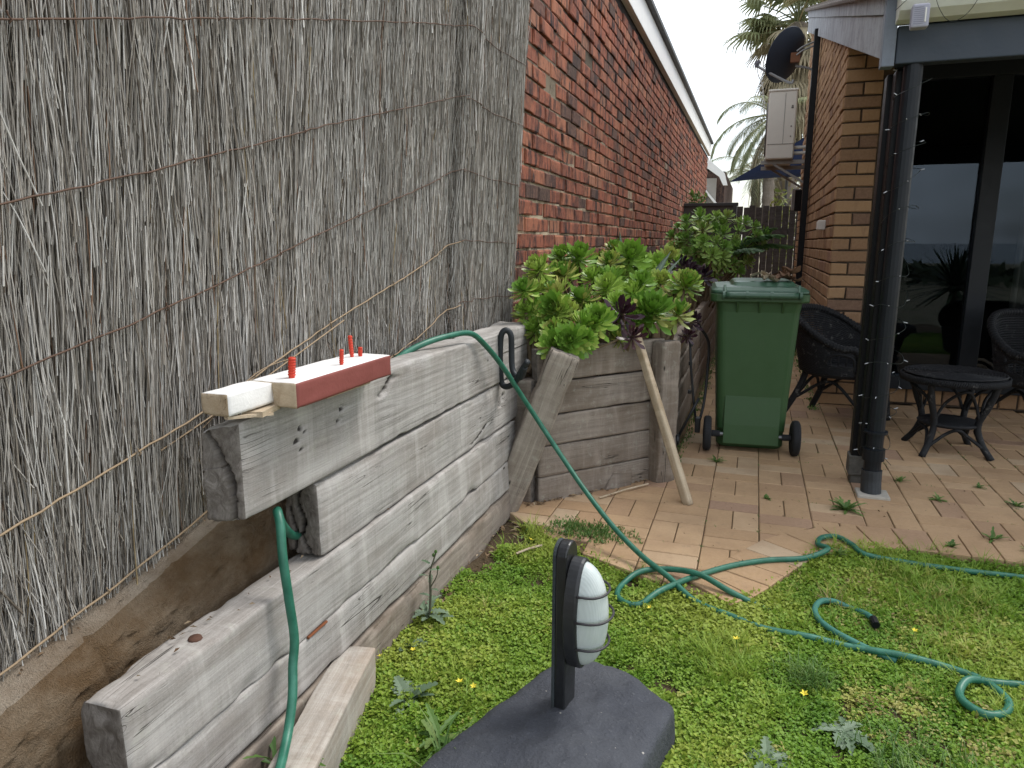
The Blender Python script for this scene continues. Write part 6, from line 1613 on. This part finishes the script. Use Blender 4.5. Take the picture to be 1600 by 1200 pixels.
# joint moss and grass in the paving and along the planter foot
m = MB(); g = np.random.default_rng(8)
def tuft(m, x, y, z, n, L, s):
    for k in range(n):
        az = g.uniform(0, 6.283); el = g.uniform(.4, 1.4); q = np.array((x + g.normal(0, s), y + g.normal(0, s), z)); d = np.array((math.cos(az) * math.cos(el), math.sin(az) * math.cos(el), math.sin(el))) * L * g.uniform(.5, 1.2); w = np.array((-math.sin(az), math.cos(az), 0)) * L * .18
        m.add([q, q + d * .5 + w, q + d, q + d * .5 - w], [(0, 1, 2, 3)], 0, g.random())
for k in range(230):                                                       # along the foot of the planter and the tan wall
    tuft(m, -.345 + abs(g.normal(0, .022)), g.uniform(3.6, 8.5), 0, 5, .022, .012)
    if k < 120: tuft(m, .485 - abs(g.normal(0, .02)), g.uniform(5.3, 9.5), 0, 6, .03, .014)
for k in range(520):
    ci_, cj_ = g.integers(-3, 12), g.integers(-6, 8); h = g.uniform(0, 1); x_, y_ = (X0 + ci_ * PW, Y0 + (cj_ + h) * PW) if g.random() < .5 else (X0 + (ci_ + h) * PW, Y0 + cj_ * PW)
    if y_ > edge_y(x_) + .1 and (x_ > -.3): tuft(m, x_, y_, -.004, g.integers(2, 6), .011, .005)
for k in range(170):                                                       # patch of green creeping on the pavers at the planter corner
    tuft(m, g.normal(-.60, .085), g.normal(2.72, .05), .0, 7, .02, .015)
tag(m.build('paving_moss', WEED), 'moss and tiny grass in the paving joints', None, None, 'stuff')
# sow thistle by the sleepers
th = thing('thistle', 'spindly sow thistle growing against the sleepers', 'weed', (-.915, 1.88, -.02)); g = np.random.default_rng(5)
m = MB(); m.tube(smooth_path([(0, 0, 0), (.008, .0, .10), (.004, .01, .17), (.022, .015, .235)], 5), [.004] * 10 + [.0025] * 6, 6); m.tube(smooth_path([(.006, 0, .12), (.03, .0, .165), (.035, .0, .19)], 4), .0018, 5); m.build('stem', simple('purple_green_stem', (.09, .09, .06), .7, .3, 40), th)
m = MB()
for k in range(9): jag_leaf(m, (0, 0, .01 + .004 * k), k * 2.4, g.uniform(.1, .7), g.uniform(.06, .10), .014, g, g.random(), 4)
for k in range(7): jag_leaf(m, (.005, .004, .07 + .022 * k), k * 2.4 + 1, g.uniform(.2, .9), g.uniform(.03, .05), .009, g, g.random(), 3)
m.build('leaves', GREYW, th)
m = MB()
for x_, y_, z_ in ((.022, .015, .24), (.035, 0, .195), (.012, .02, .225)): m.lathe([(.0, -.006), (.005, -.002), (.0045, .004), (.002, .007)], 8, Matrix.Translation((x_, y_, z_)))
m.build('bud', WEED, th)
weed('weed', 'broad toothed weed rosette in the grass left of the lamp slab', (-.80, 1.50, -.015), 9, .085, .017, GREYW, 31, (.25, .9), lob=5)
weed('weed', 'long leaved weed beside the left corner of the lamp slab', (-.66, 1.39, -.015), 11, .10, .012, WEED, 32, (.2, .9), lob=4)
weed('weed', 'silvery grey weed spreading flat in the grass below the right hose loop', (.28, 1.73, -.01), 16, .08, .013, GREYW, 33, (.0, .35), lob=4)
weed('weed', 'silvery grey weed in the grass right of the lamp slab corner', (.10, 1.56, -.01), 12, .07, .013, GREYW, 34, (.05, .45), lob=4)
weed('weed', 'small grey green weed at the wall foot below the thistle', (-.90, 1.72, -.015), 9, .075, .016, GREYW, 35, (.2, .8), lob=4)
weed('weed', 'green weed blade growing between the lowest sleepers', (-.925, 1.14, .03), 7, .15, .010, WEED, 36, (.5, 1.1), lob=3)
gt = thing('grass_tuft', 'bright tuft of fine grass in the middle of the lawn', 'grass tuft', (.215, 1.93, -.02)); m = MB(); g = np.random.default_rng(6)
def blades(m, n, rad, L, w):
    for k in range(n):
        az = g.uniform(0, 6.283); el = g.uniform(.75, 1.5); q = np.array((g.normal(0, rad), g.normal(0, rad), 0)); l = L * g.uniform(.5, 1.15); d = np.array((math.cos(az) * math.cos(el), math.sin(az) * math.cos(el), math.sin(el))); s = np.array((-math.sin(az), math.cos(az), 0)) * w; c1 = q + d * l * .6; c2 = q + d * l + np.array((math.cos(az), math.sin(az), -.9)) * l * .25
        m.add([q - s, q + s, c1 - s * .7, c1 + s * .7, c2], [(0, 1, 3, 2), (2, 3, 4)], 0, g.random())
blades(m, 150, .028, .085, .0014); tag(m.build('blades', WEED, gt), kind='stuff')
gt = thing('grass_tuft', 'tuft of long grass blades at the left edge of the black lamp slab', 'grass tuft', (-.60, 1.28, -.01)); m = MB(); blades(m, 22, .012, .15, .003); tag(m.build('blades', WEED, gt), kind='stuff')
gt = thing('grass_tuft', 'patch of longer grass at the bottom right of the lawn', 'grass tuft', (.42, 1.62, -.02)); m = MB(); blades(m, 170, .07, .09, .0016); tag(m.build('blades', WEED, gt), kind='stuff')
YEL = simple('yellow_petal', (.75, .62, .06), .6, .1, 50); WHT = simple('pale_petal', (.72, .70, .60), .6, .1, 50)
m = MB(); V = [(0, 0, 0)]; F = []
for k in range(5):
    a = k / 5 * 6.283; o_ = len(V); V += [(.006 * math.cos(a - .5), .006 * math.sin(a - .5), .004), (.0105 * math.cos(a), .0105 * math.sin(a), .006), (.006 * math.cos(a + .5), .006 * math.sin(a + .5), .004)]; F.append([0, o_, o_ + 1, o_ + 2])
m.add(V + [(0, 0, -.003)], F); m.tube([(0, 0, -.05), (.002, 0, -.02), (0, 0, 0)], .0008, 4, mi=1); fme = m.mesh('small_flower', [YEL, WEED])
for q, (a, b, lab) in enumerate(((-.866, 1.67, 'yellow flower low by the sleeper foot'), (-.675, 1.561, 'yellow flower left of the lamp slab, the upper of the pair'), (-.628, 1.545, 'yellow flower left of the lamp slab, the lower of the pair'), (-.774, 2.52, 'yellow flower near the corner of the paving'), (-.43, 2.03, 'yellow flower in the grass right of the lamp head'), (.016, 2.00, 'yellow flower in the grass below the draped hose'), (-.94, 1.612, 'small yellow flower against the short sleeper'), (.19, 1.80, 'yellow flower in the grass at lower right'), (.52, 2.22, 'pale yellow flower in the dry patch of lawn'), (-.12, 2.42, 'yellow flower on the paving under the crossing hoses'), (-.25, 2.12, 'tiny yellow flower left of the crossing hoses'))):
    o = inst('small_flower', fme, None, (a, b, .018 + .008 * (q % 3)), (g.normal(0, .3), g.normal(0, .3), q)); o.scale = (.9 + .2 * (q % 2),) * 3; tag(o, lab, 'flower', 'yellow flowers scattered in the lawn')
# dead leaves and bark along the planter foot and on soil
m = MB(); LIT = leaf_mat('dry_litter', [(0, (.10, .06, .035)), (.6, (.22, .15, .09)), (1, (.38, .30, .21))], .9, .1, 'GEO', .1); g = np.random.default_rng(15)
for k in range(620):
    w_ = g.random() if k < 520 else 2.0
    if w_ > 1.5: y_ = g.uniform(.35, 2.2); q = np.array((-1.172 + g.normal(0, .012), y_, .428 + (y_ - .77) * .255)) if g.random() < .7 else np.array((-1.03 + g.normal(0, .03), g.uniform(.85, 1.9), .402))
    elif w_ < .40: x_ = g.uniform(-.95, -.42); q = np.array((x_ + .03, 2.86 + (x_ + 1.02) * 1.13 - abs(g.normal(0, .035)), .006))
    elif w_ < .6: q = np.array((g.normal(-.92, .035), g.uniform(2.0, 2.9), -.012))
    elif w_ < .9: q = np.array((g.uniform(-1.1, -.45), g.uniform(3.1, 4.4), .61)); q[1] = max(q[1], 2.95 + (q[0] + 1.02) * 1.13)
    else: q = np.array((g.uniform(-.4, 1.2), g.uniform(2.6, 3.8), .004)); 
    a = g.uniform(0, 6.283); L = g.uniform(.005, .017) * (.5 if w_ > .9 else 1); d = np.array((math.cos(a), math.sin(a), g.normal(0, .25))) * L; s = np.array((-math.sin(a), math.cos(a), g.normal(0, .3))) * L * g.uniform(.15, .5); m.add([q - d, q - s, q + d, q + s + (0, 0, .004)], [(0, 1, 2, 3)], 0, g.random())
tag(m.build('leaf_litter', LIT), 'dry leaf and bark litter around the planter foot', None, None, 'stuff')
for q, (p0, p1, lab) in enumerate((((-.62, 3.10, .008), (-.43, 3.36, .012), 'thin pale stick lying at the foot of the planter boards'), ((-.80, 2.42, .0), (-.72, 2.50, .012), 'short pale twig in the bare soil near the sleeper foot'))):
    m = MB(); m.tube([p0, tuple((np.array(p0) + p1) / 2 + (0, 0, .004)), p1], .0045, 6); tag(m.build('stick', STAKE), lab, 'stick')
